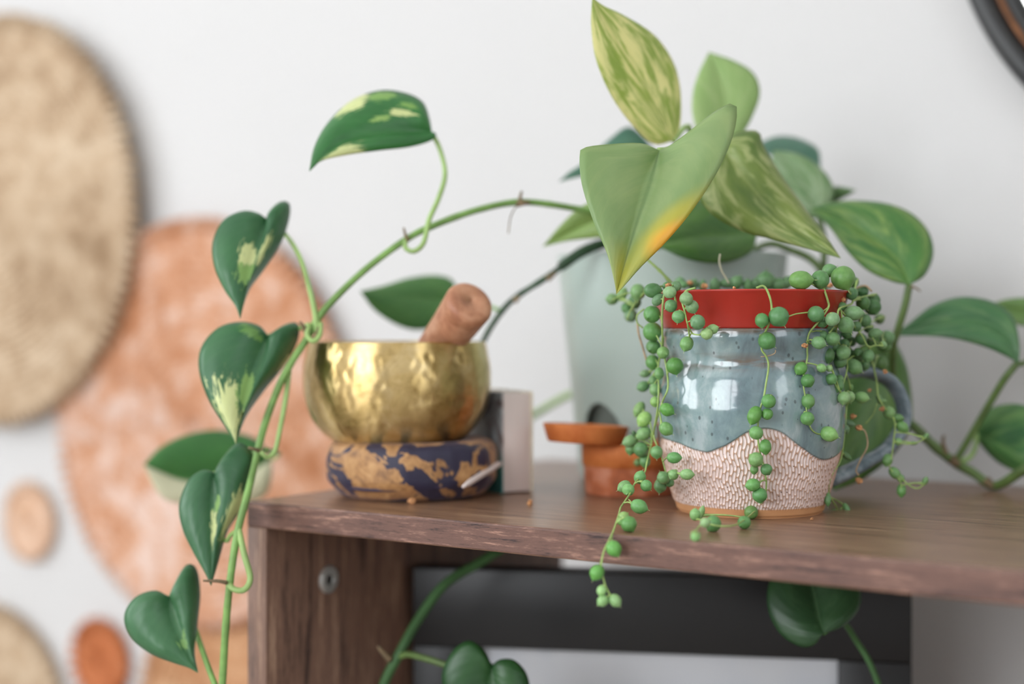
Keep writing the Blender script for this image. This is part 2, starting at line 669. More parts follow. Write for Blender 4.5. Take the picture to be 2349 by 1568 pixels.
t.set(Base_Color=t.ramp(nz, [(0.35, lin(222, 226, 236)), (0.5, lin(232, 235, 243)), (0.65, lin(242, 243, 247))]), Roughness=0.6)
local_box('print', (bw - 0.004, 0.010, bw - 0.004), (FW - bw + 0.004, 0.014, fh - bw + 0.004), t.m, frame)
local_box('back_board', (0.003, 0.0142, 0.003), (FW - 0.003, 0.0195, fh - 0.003), M_DARK, frame)
t = NT('clear_pane')
gl = t.n('ShaderNodeBsdfGlossy')
gl.inputs['Roughness'].default_value = 0.02
tr = t.n('ShaderNodeBsdfTransparent')
fr = t.n('ShaderNodeFresnel')
mx = t.n('ShaderNodeMixShader')
t.t.links.new(fr.outputs[0], mx.inputs[0])
t.t.links.new(tr.outputs[0], mx.inputs[1])
t.t.links.new(gl.outputs[0], mx.inputs[2])
t.t.links.new(mx.outputs[0], t.out.inputs[0])
local_box('glass_pane', (bw - 0.003, 0.006, bw - 0.003), (FW - bw + 0.003, 0.008, fh - bw + 0.003), t.m, frame)

# ------------------------------------------------------------------ speckled mug
MUG = Vector(((1720 - 1174.5) / F * 0.80, 0.80, H))
MPX = 0.80 / F
mug = thing('ceramic_mug', 'speckled blue-grey glazed mug with carved pinkish base and a loop handle', 'mug', MUG)


def mug_r(z):
    ys = [752, 757, 766, 785, 805, 825, 840, 860, 890, 930, 970, 1000, 1030, 1060, 1090, 1120, 1150, 1158, 1162, 1180]
    hw = [196, 199, 203, 201, 196, 193, 196, 203, 209, 212, 211.5, 209, 205, 199, 191, 182, 172.5, 170.5, 169, 168]
    y = HOR + (EYE - z) / MPX
    return np.interp(y, ys, hw) * MPX


ZR = EYE - (757 - HOR) * MPX        # rim height above the shelf


def mug_y(z):
    return HOR + (EYE - z) / MPX


# glaze line: pixel samples across the front, converted to angle; repeats round the back
gl_x = [1512, 1525, 1545, 1570, 1600, 1640, 1680, 1710, 1735, 1755, 1790, 1830, 1855, 1880, 1905, 1928]
gl_y = [1003, 1008, 1016, 1030, 1038, 1020, 990, 982, 984, 992, 1020, 1046, 1055, 1052, 1040, 1012]


def make_mug():
    seg, rows = 1440, 200
    zs = np.concatenate([np.linspace(0.0, 0.006, 10), np.linspace(0.0062, 0.060, 130), np.linspace(0.0605, ZR, 60)])
    rows = len(zs)
    th = np.linspace(0, 2 * math.pi, seg, endpoint=False)      # 0 faces the camera, + to the right
    base = np.array([mug_r(z) for z in zs])
    ker = np.ones(7) / 7
    bs = np.convolve(np.pad(base, 3, mode='edge'), ker, 'valid')
    R = np.repeat(bs[:, None], seg, 1)
    # glaze boundary height by angle
    gy = []
    for x, y in zip(gl_x, gl_y):
        s = max(-0.99, min(0.99, (x - 1720) / 209.0))
        gy.append((math.asin(s), y))
    ga = [g[0] for g in gy] + [1.75, 2.3, 2.8, 3.4, 3.9, 4.4]
    gv = [g[1] for g in gy] + [985, 1040, 1000, 1045, 990, 1040]
    order = np.argsort(ga)
    ga, gv = np.array(ga)[order], np.array(gv)[order]
    gz = np.interp(np.where(th > ga[-1], th - 2 * math.pi, th), ga, gv, period=2 * math.pi)
    gz = np.convolve(np.pad(gz, 12, mode='wrap'), np.ones(25) / 25, 'valid')
    # the front surface is nearer than the axis: correct the pixel height for its distance
    yy = np.array([mug_y(z) for z in zs])
    YS = yy[:, None] * np.ones((1, seg))
    near = 0.80 / (0.80 - R * np.maximum(np.cos(th)[None, :], 0))
    YP = HOR + (YS - HOR) * near
    glaze = np.clip((gz[None, :] - YP) / 5.0 + 0.5, 0, 1)
    # carved cells
    cells = 164
    wav = 0.0022 * np.sin(3 * th + 0.6) + 0.0014 * np.sin(7 * th)
    zr = zs[:, None] + wav[None, :]
    zz0 = 9.0 * np.log1p(np.maximum(zr, 0) * 32) * 1.0
    cx = th[None, :] / (2 * math.pi) * cells + 14.0 * zs[:, None] + 0.35 * np.sin(zs[:, None] * 420 + 2 * th[None, :])
    ci = np.floor(cx)
    cf = cx - ci
    hc = np.sin((ci % cells) * 12.9898) * 43758.5453
    hc = hc - np.floor(hc)
    zz = zz0 + 0.5 * (ci % 2) + 0.45 * hc
    ri = np.floor(zz)
    rf = zz - ri
    ry = np.abs(rf - 0.5) * 2
    rx = np.abs(cf - 0.5) * 2
    hsh = np.sin(ci * 78.233 + ri * 37.719) * 43758.5453
    hsh = hsh - np.floor(hsh)
    d = np.sqrt((rx / 0.95) ** 2 + (ry / (0.90 + 0.10 * hsh)) ** 6)
    cell = np.clip(1 - d, 0, 1) ** 0.6
    carve = (1 - glaze) * np.clip((YP < 1166 / 1.0) * 1.0, 0, 1)
    ringm = (zs < 0.0052)[:, None] * np.ones((1, seg))
    carve = (1 - glaze) * (1 - ringm)
    R = R + glaze * 0.0007 - carve * (0.0009 * cell) + 0.0002 * rng.normal(0, 0.15, (rows, seg)) * carve
    R = R - ringm * 0.0006
    R[zs < 0.0008] -= 0.0010
    X = MUG.x + R * np.sin(th)[None, :]
    Y = MUG.y - R * np.cos(th)[None, :]
    Z = MUG.z + zs[:, None] * np.ones((1, seg))
    V = np.stack([X, Y, Z], 2).reshape(-1, 3) - np.array(MUG)
    idx = np.arange(rows * seg).reshape(rows, seg)
    a = idx[:-1, :]
    b = np.roll(a, -1, 1)
    c = np.roll(idx[1:, :], -1, 1)
    dd = idx[1:, :]
    quads = np.stack([a, b, c, dd], 2).reshape(-1, 4)
    # lip and inner wall
    inner = []
    for r, z in ((bs[-1] + 0.0004, ZR + 0.0008), (bs[-1] - 0.0012, ZR + 0.0012), (bs[-1] - 0.0032, ZR + 0.0004), (bs[-1] - 0.0036, ZR - 0.01),
                 (bs[-1] - 0.0040, 0.05), (bs[-1] - 0.008, 0.008), (0.001, 0.006)):
        inner.append(np.stack([r * np.sin(th), -r * np.cos(th), np.full(seg, z)], 1))
    V = np.vstack([V] + inner)
    prev = idx[-1]
    extra = []
    nb = rows * seg
    for i in range(len(inner)):
        cur = np.arange(nb + i * seg, nb + (i + 1) * seg)
        extra.append(np.stack([prev, np.roll(prev, -1), np.roll(cur, -1), cur], 1))
        prev = cur
    quads = np.vstack([quads] + extra).astype(np.int32)
    me = bpy.data.meshes.new('mug_body')
    me.vertices.add(len(V))
    me.vertices.foreach_set('co', V.astype(np.float32).ravel())
    me.loops.add(len(quads) * 4)
    me.loops.foreach_set('vertex_index', quads.ravel())
    me.polygons.add(len(quads))
    me.polygons.foreach_set('loop_start', np.arange(0, len(quads) * 4, 4, dtype=np.int32))
    me.polygons.foreach_set('use_smooth', np.ones(len(quads), bool))
    me.update(calc_edges=True)
    n_in = len(inner) * seg
    for nm, arr, fill in (('glaze', glaze, 1.0), ('cell', cell, 0.0), ('footring', ringm, 0.0)):
        at = me.attributes.new(nm, 'FLOAT', 'POINT')
        at.data.foreach_set('value', np.concatenate([arr.ravel(), np.full(n_in, fill)]).astype(np.float32))
    return me


def mug_material():
    t = NT('speckled_mug_glaze')
    v = t.coord('Object')
    g = t.attr('glaze')
    # glaze colour: streaks of blue grey, teal and brown near the neck
    b1 = t.noise(t.coord('Object', (1, 1, 0.7)), 42, 5, 0.62, 0.6)
    col = t.ramp(b1, [(0.32, lin(92, 108, 114)), (0.45, lin(112, 134, 138)), (0.56, lin(130, 152, 152)), (0.68, lin(160, 174, 176))])
    sep = t.n('ShaderNodeSeparateXYZ')
    t.put(sep.inputs[0], t.n('ShaderNodeTexCoord').outputs['Object'])
    z = sep.outputs['Z']
    # brownish break of the glaze at the waist and the lip
    waist = t.math('SUBTRACT', 1.0, t.math('MULTIPLY', t.math('ABSOLUTE', t.math('SUBTRACT', z, EYE - (826 - HOR) * MPX)), 170), clamp=True)
    lipz = t.step(z, ZR - 0.0035, ZR)
    wn_ = t.noise(t.coord('Object', (0.6, 0.6, 2.5)), 70, 3, 0.6)
    brk = t.math('MULTIPLY', t.math('MAXIMUM', waist, lipz), t.step(wn_, 0.40, 0.62))
    col = t.mix(t.math('MULTIPLY', brk, 0.9), col, lin(104, 86, 70))
    # specks
    vo = t.n('ShaderNodeTexVoronoi')
    vo.feature = 'F1'
    t.put(vo.inputs['Vector'], t.coord('Object', (1, 1, 0.7)))
    vo.inputs['Scale'].default_value = 230
    sz = t.noise(v, 90, 1)
    thr = t.math('MULTIPLY', t.step(sz, 0.30, 0.66), 0.24)
    spk = t.math('MULTIPLY', t.math('SUBTRACT', 1.0, t.step(vo.outputs['Distance'], t.math('MULTIPLY', thr, 0.5), t.math('ADD', thr, 0.02))), 0.9)
    col = t.mix(t.math('MULTIPLY', spk, 0.75), col, lin(52, 58, 60))
    # glaze thins and darkens just above its lower edge
    edge = t.math('MULTIPLY', t.math('MULTIPLY', g, t.math('SUBTRACT', 1.0, g)), 4.0)
    # bare clay
    cell = t.attr('cell')
    clay = t.mix(t.step(cell, 0.12, 0.55), lin(192, 156, 132), lin(244, 230, 226))
    cn = t.noise(v, 45, 3)
    clay = t.mix(t.math('MULTIPLY', t.step(cn, 0.4, 0.7), 0.28), clay, lin(212, 182, 172))
    vo2 = t.n('ShaderNodeTexVoronoi')
    t.put(vo2.inputs['Vector'], v)
    vo2.inputs['Scale'].default_value = 330
    sp2 = t.math('MULTIPLY', t.math('SUBTRACT', 1.0, t.step(vo2.outputs['Distance'], 0.10, 0.18)), t.step(t.noise(v, 120, 1), 0.50, 0.6))
    clay = t.mix(t.math('MULTIPLY', sp2, 0.8), clay, lin(90, 62, 48))
    foot = t.mix(t.noise(v, 110, 4), lin(196, 138, 92), lin(214, 162, 116))
    low = t.mix(t.attr('footring'), clay, foot)
    gs = t.step(g, 0.35, 0.65)
    col = t.mix(gs, low, col)
    col = t.mix(t.math('MULTIPLY', edge, 0.35), col, lin(120, 110, 105))
    t.set(Base_Color=col, Roughness=t.math('MULTIPLY_ADD', gs, -0.42, 0.55))
    t.put(t.b.inputs['Coat Weight'], t.math('MULTIPLY', gs, 0.7))
    t.b.inputs['Coat Roughness'].default_value = 0.06
    t.bump(t.noise(v, 130, 2), 0.10, 0.0006)
    return t.m


M_MUG = mug_material()
me = make_mug()
me.materials.append(M_MUG)
mb = bpy.data.objects.new('mug_body', me)
COL.objects.link(mb)
mb.parent = mug


def glaze_handle():
    t = NT('blue_grey_handle_glaze')
    v = t.coord('Object')
    b1 = t.noise(v, 80, 4, 0.6, 0.4)
    col = t.ramp(b1, [(0.35, lin(84, 98, 108)), (0.5, lin(112, 128, 136)), (0.66, lin(146, 158, 164))])
    vo = t.n('ShaderNodeTexVoronoi')
    t.put(vo.inputs['Vector'], v)
    vo.inputs['Scale'].default_value = 230
    spk = t.math('SUBTRACT', 1.0, t.step(vo.outputs['Distance'], 0.06, 0.14))
    t.set(Base_Color=t.mix(t.math('MULTIPLY', spk, 0.6), col, lin(60, 60, 62)), Roughness=0.12)
    return t.m


hp = catmull([(1900, 868, .815), (1950, 852, .825), (2000, 856, .835), (2045, 878, .84), (2071, 925, .84), (2070, 975, .84),
              (2040, 1022, .835), (1985, 1060, .825), (1930, 1088, .82), (1895, 1100, .81)], 60)
hw = [P(*q) for q in hp]
rr = [0.0033 + 0.0014 * abs(2 * i / 59 - 1) ** 2 for i in range(60)]
v_, f_ = tube_geo(hw, rr, 16, flat=1.75, flat_axis=(0.0, 1.0, 0.0))
mesh('mug_handle', v_, f_, glaze_handle(), mug)

# ------------------------------------------------------------------ red plastic pot in the mug
t = NT('glossy_red_plastic')
nz = t.noise(t.coord('Object', (1, 1, 0.15)), 60, 3)
t.set(Base_Color=t.mix(nz, lin(164, 44, 36), lin(186, 58, 46)), Roughness=0.25)
M_RED = t.m
red = thing('plant_pot', 'glossy red plastic pot set into the mouth of the speckled mug', 'plant pot', MUG + Vector((0, 0, 0.02)))
rz = lambda y, d=0.755: EYE - (y - HOR) / F * d
zt, zb = rz(664), rz(752)
prof = [(0.034, 0.020), (0.040, 0.021), (0.0435, 0.060), (0.0445, zb - 0.0005), (0.0485, zb - 0.0002), (0.0492, zb + 0.0008), (0.0545, zt - 0.0015), (0.0556, zt - 0.0008),
        (0.0556, zt), (0.0545, zt + 0.0002), (0.0535, zt - 0.001), (0.0480, zb + 0.002), (0.042, 0.06), (0.038, 0.024), (0.001, 0.0235)]
lathe('pot_wall', prof, 128, MUG, M_RED, red, cb=True)


def soil_mat():
    t = NT('potting_soil')
    v = t.coord()
    t.set(Base_Color=t.ramp(t.noise(v, 240, 5, 0.7), [(0.35, lin(48, 36, 28)), (0.55, lin(96, 70, 50)), (0.7, lin(160, 116, 78))]), Roughness=0.95)
    t.bump(t.noise(v, 300, 4), 0.8, 0.002)
    return t.m


M_SOIL = soil_mat()
so = lathe('potting_soil', [(0.0515, zt - 0.006), (0.040, zt - 0.0035), (0.02, zt - 0.002), (0.001, zt - 0.002)], 64, MUG, M_SOIL, red, cb=True)

# ------------------------------------------------------------------ sage green pot behind
SG = Vector(((1541 - 1174.5) / F * 0.97, 0.97, H))
t = NT('sage_plastic')
nz = t.noise(t.coord(), 14, 2)
t.set(Base_Color=t.mix(nz, lin(168, 184, 176), lin(176, 190, 182)), Roughness=0.38)
M_SAGE = t.m
sage = thing('plant_pot', 'large pale sage green plastic pot with an arched opening, behind the mug', 'plant pot', SG)


def sage_body():
    seg, rows = 420, 168
    verts, faces = [], []
    zt_ = 0.1515
    for i in range(rows + 1):
        z = zt_ * i / rows
        r = 0.0625 + (0.0780 - 0.0625) * (z / zt_)
        if z < 0.003:
            r -= 0.0015
        for k in range(seg):
            a = 2 * math.pi * k / seg
            verts.append(SG + Vector((r * math.sin(a), -r * math.cos(a), z)))
    ac = math.radians(-51)
    for i in range(rows):
        for k in range(seg):
            a = 2 * math.pi * (k + 0.5) / seg
            if a > math.pi:
                a -= 2 * math.pi
            z = zt_ * (i + 0.5) / rows
            s = (a - ac) * 0.066
            if z > 0.008 and (s / 0.021) ** 2 + (max(0, z - 0.020) / 0.033) ** 2 < 1:
                continue
            k2 = (k + 1) % seg
            faces.append((i * seg + k, i * seg + k2, (i + 1) * seg + k2, (i + 1) * seg + k))
    faces.append(tuple(range(seg))[::-1])
    o = mesh('pot_wall', verts, faces, M_SAGE, sage)
    m = o.modifiers.new('thick', 'SOLIDIFY')
    m.thickness = 0.0022
    m.offset = -1
    return o


sage_body()
lathe('inner_pot', [(0.0572, 0.012), (0.0622, 0.050), (0.0725, 0.142), (0.0728, 0.146), (0.070, 0.146), (0.001, 0.135)], 96, SG, simple('sage_inner_plastic', lin(104, 112, 106), 0.5), sage)
lathe('potting_soil', [(0.0695, 0.1462), (0.05, 0.1475), (0.001, 0.149)], 64, SG, M_SOIL, sage)

# ------------------------------------------------------------------ terracotta pot and saucer
t = NT('terracotta')
v = t.coord()
t.set(Base_Color=t.ramp(t.noise(v, 70, 4, 0.6), [(0.35, lin(150, 84, 54)), (0.5, lin(184, 104, 66)), (0.68, lin(206, 138, 108))]), Roughness=0.8)
t.bump(t.noise(v, 500, 3), 0.3, 0.0005)
M_TERRA = t.m
t = NT('orange_terracotta')
v = t.coord()
t.set(Base_Color=t.ramp(t.noise(v, 60, 3, 0.6), [(0.35, lin(184, 96, 40)), (0.6, lin(208, 122, 62))]), Roughness=0.7)
M_TERRA2 = t.m
TC = Vector(((1449 - 1174.5) / F * 0.885, 0.885, H))
terra = thing('terracotta_pot', 'small dusty terracotta pot on the shelf to the left of the mug', 'plant pot', TC)
lathe('pot_body', [(0.0285, 0), (0.0290, 0.0008), (0.0298, 0.017), (0.0300, 0.0174), (0.0262, 0.0174), (0.025, 0.003), (0.001, 0.003)], 72, TC, M_TERRA, terra)
lathe('pot_rim', [(0.0298, 0.0172), (0.0308, 0.0176), (0.0311, 0.030), (0.0304, 0.0314), (0.0280, 0.0314), (0.0270, 0.030), (0.0262, 0.0176)], 72, TC, M_TERRA2, terra, cb=False)
SCc = P(1342, 1000, 0.868)
SCc.z = H + 0.0322
saucer = thing('terracotta_saucer', 'small orange clay saucer resting on the terracotta pot', 'saucer', SCc)
so = lathe('dish', [(0.0225, 0.0), (0.0230, 0.0006), (0.0262, 0.0100), (0.0262, 0.0108), (0.0250, 0.0110), (0.0240, 0.0104), (0.0220, 0.0030), (0.001, 0.0025)], 72, SCc, M_TERRA2, saucer)
saucer.rotation_euler = (math.radians(-2), math.radians(3.0), 0)

# ------------------------------------------------------------------ cushion, brass bowl, striker
BC = Vector(((911 - 1174.5) / F * 0.875, 0.875, H))


def brocade():
    t = NT('navy_gold_brocade')
    v = t.coord('Object', (1, 1, 1), (0.13, 0.02, 0.05))
    big = t.noise(v, 34, 2, 0.45, 1.4)
    jag = t.noise(t.coord('Object', (1, 1, 0.35)), 420, 2, 0.6)
    m1 = t.step(t.math('ADD', big, t.math('MULTIPLY', t.math('SUBTRACT', jag, 0.5), 0.09)), 0.435, 0.455)
    so_ = t.n('ShaderNodeSeparateXYZ')
    t.put(so_.inputs[0], t.n('ShaderNodeTexCoord').outputs['Object'])
    line = t.math('MULTIPLY_ADD', so_.outputs['Z'], -1.23, 0.0222)
    dist = t.math('ABSOLUTE', t.math('SUBTRACT', so_.outputs['X'], line))
    edge = t.math('ADD', t.math('MULTIPLY', t.math('SUBTRACT', t.noise(v, 95, 3, 0.6, 1.0), 0.5), 0.034), t.math('MULTIPLY', t.math('SUBTRACT', jag, 0.5), 0.006))
    band = t.step(t.math('ADD', dist, edge), 0.0055, 0.0062)
    m1 = t.math('MULTIPLY', m1, band)
    gold = t.ramp(t.noise(v, 120, 4, 0.7, 1.0), [(0.3, lin(120, 84, 52)), (0.5, lin(184, 136, 82)), (0.7, lin(214, 168, 112))])
    th = t.noise(t.coord('Object', (1, 1, 6)), 500, 2)
    gold = t.mix(t.math('MULTIPLY', th, 0.4), gold, lin(120, 86, 66))
    navy = t.mix(t.noise(v, 90, 2), lin(30, 29, 52), lin(44, 40, 66))
    t.set(Base_Color=t.mix(m1, navy, gold), Roughness=0.5, Sheen_Weight=0.25)
    t.b.inputs['Sheen Tint'].default_value = lin(215, 190, 200)
    t.bump(t.math('ADD', th, m1), 0.25, 0.0006)
    return t.m


CC = BC + Vector((0.0095, 0, 0))
cush = thing('cushion', 'round navy and gold brocade cushion under the brass bowl', 'cushion', CC)
seg = 128
prof = [(0.030, 0.0), (0.040, 0.0002), (0.0445, 0.0020), (0.0482, 0.0055), (0.0518, 0.010), (0.0525, 0.015), (0.0525, 0.024), (0.0508, 0.0305), (0.0465, 0.0340), (0.0400, 0.0345),
        (0.0340, 0.0335), (0.0300, 0.0310), (0.026, 0.0295), (0.001, 0.0290)]
pc = catmull([(a, b, 0) for a, b in prof], 56)
vs, fs = lathe_geo([(a[0], max(0, a[1])) for a in pc], seg, CC)
for i, vv in enumerate(vs):
    a = math.atan2(vv.x - CC.x, -(vv.y - CC.y))
    zz = vv.z - CC.z
    r = math.hypot(vv.x - CC.x, vv.y - CC.y)
    if r > 0.03:
        q = 1 + 0.022 * math.cos(6 * a + 0.5) * math.sin(min(1, zz / 0.034) * math.pi) - 0.010 * abs(math.sin(12 * a)) * (1 if zz > 0.004 else 0)
        vs[i] = Vector((CC.x + (vv.x - CC.x) * q, CC.y + (vv.y - CC.y) * q, vv.z))
mesh('cushion_cover', vs, fs, brocade(), cush)
# piping round the lower edge of the cushion
pts = [CC + Vector((0.0485 * math.sin(a), -0.0495 * math.cos(a), 0.0085 + 0.001 * math.sin(3 * a))) for a in np.linspace(0, 2 * math.pi, 97)]
v_, f_ = tube_geo(pts, 0.0011, 8)
mesh('piping', v_, f_, simple('navy_cord', lin(52, 44, 70), 0.6), cush)

BZ = 0.0302
bowl = thing('singing_bowl', 'hammered brass singing bowl sitting on the brocade cushion', 'bowl', BC + Vector((0, 0, BZ)))


def bowl_mesh():
    sc = 0.870 / F
    op = [(0.001, 1027), (60, 1027), (95, 1026), (125, 1020), (150, 1008), (172, 990), (194, 962), (208, 930), (215.5, 895), (217, 862), (214.5, 830), (210, 806), (206.5, 792), (205.5, 786)]
    pr = catmull([(r, y, 0) for r, y in op], 90)
    out = [(p[0] * sc, EYE - (p[1] - HOR) / F * 0.87) for p in pr]
    zmax = out[-1][1]
    inn = []
    for (r, z) in out[::-1]:
        rr_ = max(0.001, r - 0.0021)
        inn.append((rr_, max(z, out[0][1] + 0.0025)))
    inn = inn[::3]
    prof = out + [(out[-1][0] - 0.0003, zmax + 0.0007), (out[-1][0] - 0.0016, zmax + 0.0008)] + inn
    seg = 288
    V, Fc = lathe_geo(prof, seg, Vector((0, 0, 0)), False, False)
    arr = np.array([tuple(v) for v in V])
    nrow = len(prof)
    th = np.arctan2(arr[:, 0], -arr[:, 1])
    z = arr[:, 2]
    disp = np.zeros(len(arr))
    outer = np.arange(len(arr)) < len(out) * seg
    for k in range(620):
        a0 = rng.uniform(-math.pi, math.pi)
        z0 = rng.uniform(0.034, 0.088)
        rr_ = rng.uniform(0.0020, 0.0034)
        da = (th - a0 + math.pi) % (2 * math.pi) - math.pi
        d2 = ((da * 0.056) ** 2 + (z - z0) ** 2) / rr_ ** 2
        near = d2 < 4
        disp[near] += np.exp(-d2[near] * 1.4) * rng.uniform(0.00012, 0.00030)
    # turned grooves under the rim
    disp += 0.0003 * np.exp(-((z - (zmax - 0.0075)) / 0.0008) ** 2) + 0.0002 * np.exp(-((z - (zmax - 0.0105)) / 0.0007) ** 2)
    disp[~outer] = 0
    rad = np.hypot(arr[:, 0], arr[:, 1])
    fac = (rad - disp) / np.maximum(rad, 1e-6)
    arr[:, 0] *= fac
    arr[:, 1] *= fac
    arr += np.array([BC.x, BC.y, BC.z])
    return arr, Fc


t = NT('hammered_brass')
v = t.coord()
pat = t.noise(v, 60, 4, 0.65, 0.6)
brass = t.ramp(pat, [(0.3, lin(176, 148, 92)), (0.5, lin(212, 184, 126)), (0.7, lin(228, 204, 152))])
t.set(Base_Color=brass, Metallic=1.0, Roughness=t.math('MULTIPLY_ADD', pat, 0.12, 0.27), Anisotropic=0.95, Anisotropic_Rotation=0.25)
tg = t.n('ShaderNodeTangent')
tg.direction_type = 'RADIAL'
tg.axis = 'Z'
t.t.links.new(tg.outputs[0], t.b.inputs['Tangent'])
t.bump(t.noise(v, 900, 3), 0.08, 0.0004)
M_BRASS = t.m
V, Fc = bowl_mesh()
mesh('bowl_body', V, Fc, M_BRASS, bowl)

E = P(1081, 690, 0.824)
dv = Vector((0.41, -0.68, 0.54)).normalized()
SLen = 0.126
t = NT('turned_wood')
v = t.coord('Object', (1, 1, 1))
t.set(Base_Color=t.ramp(t.noise(v, 90, 4, 0.55, 0.3), [(0.32, lin(158, 104, 76)), (0.5, lin(184, 130, 98)), (0.68, lin(202, 152, 120))]), Roughness=0.45)
striker = thing('striker', 'turned wooden striker stick leaning in the brass bowl', 'striker', E - dv * SLen)
prof = [(0.0055, 0.0), (0.0095, 0.001), (0.0108, 0.004), (0.0105, 0.05), (0.0118, 0.10), (0.0126, SLen - 0.0115), (0.0124, SLen - 0.0100), (0.0127, SLen - 0.0088),
        (0.0130, SLen - 0.0035), (0.0120, SLen - 0.0008), (0.0105, SLen + 0.0001), (0.0011, SLen + 0.0006), (0.0009, SLen - 0.0005), (0.0002, SLen - 0.0010)]
prof = [(a * 1.12, b) for a, b in prof]
q = dv.to_track_quat('Z', 'Y')
vs, fs = lathe_geo(prof, 56, Vector((0, 0, 0)))
so = mesh('striker_body', [q @ vv + striker.location for vv in vs], fs, t.m, striker)

# ------------------------------------------------------------------ small book / card box
bc = P(1151, 1133, shelf_depth(1133))
e1 = P(1223, 1128.6, shelf_depth(1128.6)) - bc
e1.z = 0
bt = e1.length
rotb = math.atan2(e1.y, e1.x)
book = thing('small_book', 'small thick book standing upright with its page edges showing, by the bowl', 'book', (bc.x, bc.y, H), rotb)
bh = EYE - (899 - HOR) / F * bc.y
t = NT('page_edges')
v = t.coord('Object', (900, 1, 1))
t.set(Base_Color=t.mix(t.noise(v, 1.0, 2), lin(226, 210, 204), lin(240, 229, 224)), Roughness=0.85)
M_PAGE = t.m
t = NT('patterned_cover')
v = t.coord('Object')
c1 = t.ramp(t.noise(v, 45, 3, 0.6, 1.0), [(0.32, lin(96, 86, 82)), (0.45, lin(146, 140, 140)), (0.56, lin(176, 184, 186)), (0.7, lin(222, 214, 214))])
sp = t.n('ShaderNodeSeparateXYZ')
t.put(sp.inputs[0], t.n('ShaderNodeTexCoord').outputs['Object'])
teal = t.math('SUBTRACT', 1.0, t.step(sp.outputs['Z'], 0.014, 0.028))
t.set(Base_Color=t.mix(t.math('MULTIPLY', teal, 0.85), c1, lin(40, 132, 130)), Roughness=0.4)
M_COVER = t.m
local_box('page_block', (0.0013, 0.0008, 0.001), (bt - 0.0013, 0.058, bh - 0.001), M_PAGE, book, 0.0004, 2)
local_box('cover', (0, 0, 0), (0.0013, 0.060, bh), M_COVER, book, 0.0004, 2)
local_box('cover', (bt - 0.0013, 0, 0), (bt, 0.060, bh), simple('cream_cover', lin(225, 215, 190), 0.5), book, 0.0004, 2)
local_box('spine', (0.0, 0.058, 0.0), (bt, 0.0600, bh), M_COVER, book, 0.0004, 2)

# white wand between cushion and book
wa, wb = P(1062, 1116, 0.816), P(1147, 1062, 0.868)
v_, f_ = tube_geo(catmull([wa, (wa + wb) / 2, wb], 14), [0.0009, 0.0014] + [0.0019] * 11 + [0.0014], 7)
t = NT('white_selenite')
t.set(Base_Color=t.mix(t.noise(t.coord(), 90, 2), lin(214, 196, 190), lin(238, 228, 226)), Roughness=0.35)
wand = mesh('crystal_wand', v_, f_, t.m, None)
tag(wand, 'thin pinkish white stick leaning beside the cushion and small book', 'stick')


# ------------------------------------------------------------------ dried crumbs on the shelf
M_DRY = simple('dried_leaf', lin(196, 142, 96), 0.8, 0.3, 300)


def crumple(name, c, r, parent, seed):
    rr_ = random.Random(seed)
    vs, fs = [], []
    n, m = 6, 8
    for i in range(n + 1):
        ph = math.pi * i / n
        for k in range(m):
            a = 2 * math.pi * k / m
            q = r * (0.55 + 0.75 * rr_.random())
            vs.append(c + Vector((q * math.sin(ph) * math.cos(a), q * math.sin(ph) * math.sin(a), q * 0.8 * math.cos(ph))))
    for i in range(n):
        for k in range(m):
            k2 = (k + 1) % m
            fs.append((i * m + k, (i + 1) * m + k, (i + 1) * m + k2, i * m + k2))
    return mesh(name, vs, fs, M_DRY, parent, smooth=False)


for i, (x, y, r, lab) in enumerate(((945, 1156, 0.0024, 'tiny dried petal lying in front of the brocade cushion'),
                                    (1216, 1158, 0.0020, 'tiny orange dried crumb lying in front of the small book'),
                                    (1862, 1192, 0.0009, 'tiny orange crumb lying beside the foot of the mug'))):
    o = crumple('dried_crumb', P(x, y, shelf_depth(y)) + Vector((0, 0, r * 0.75)), r, None, i)
    tag(o, lab, 'crumb')


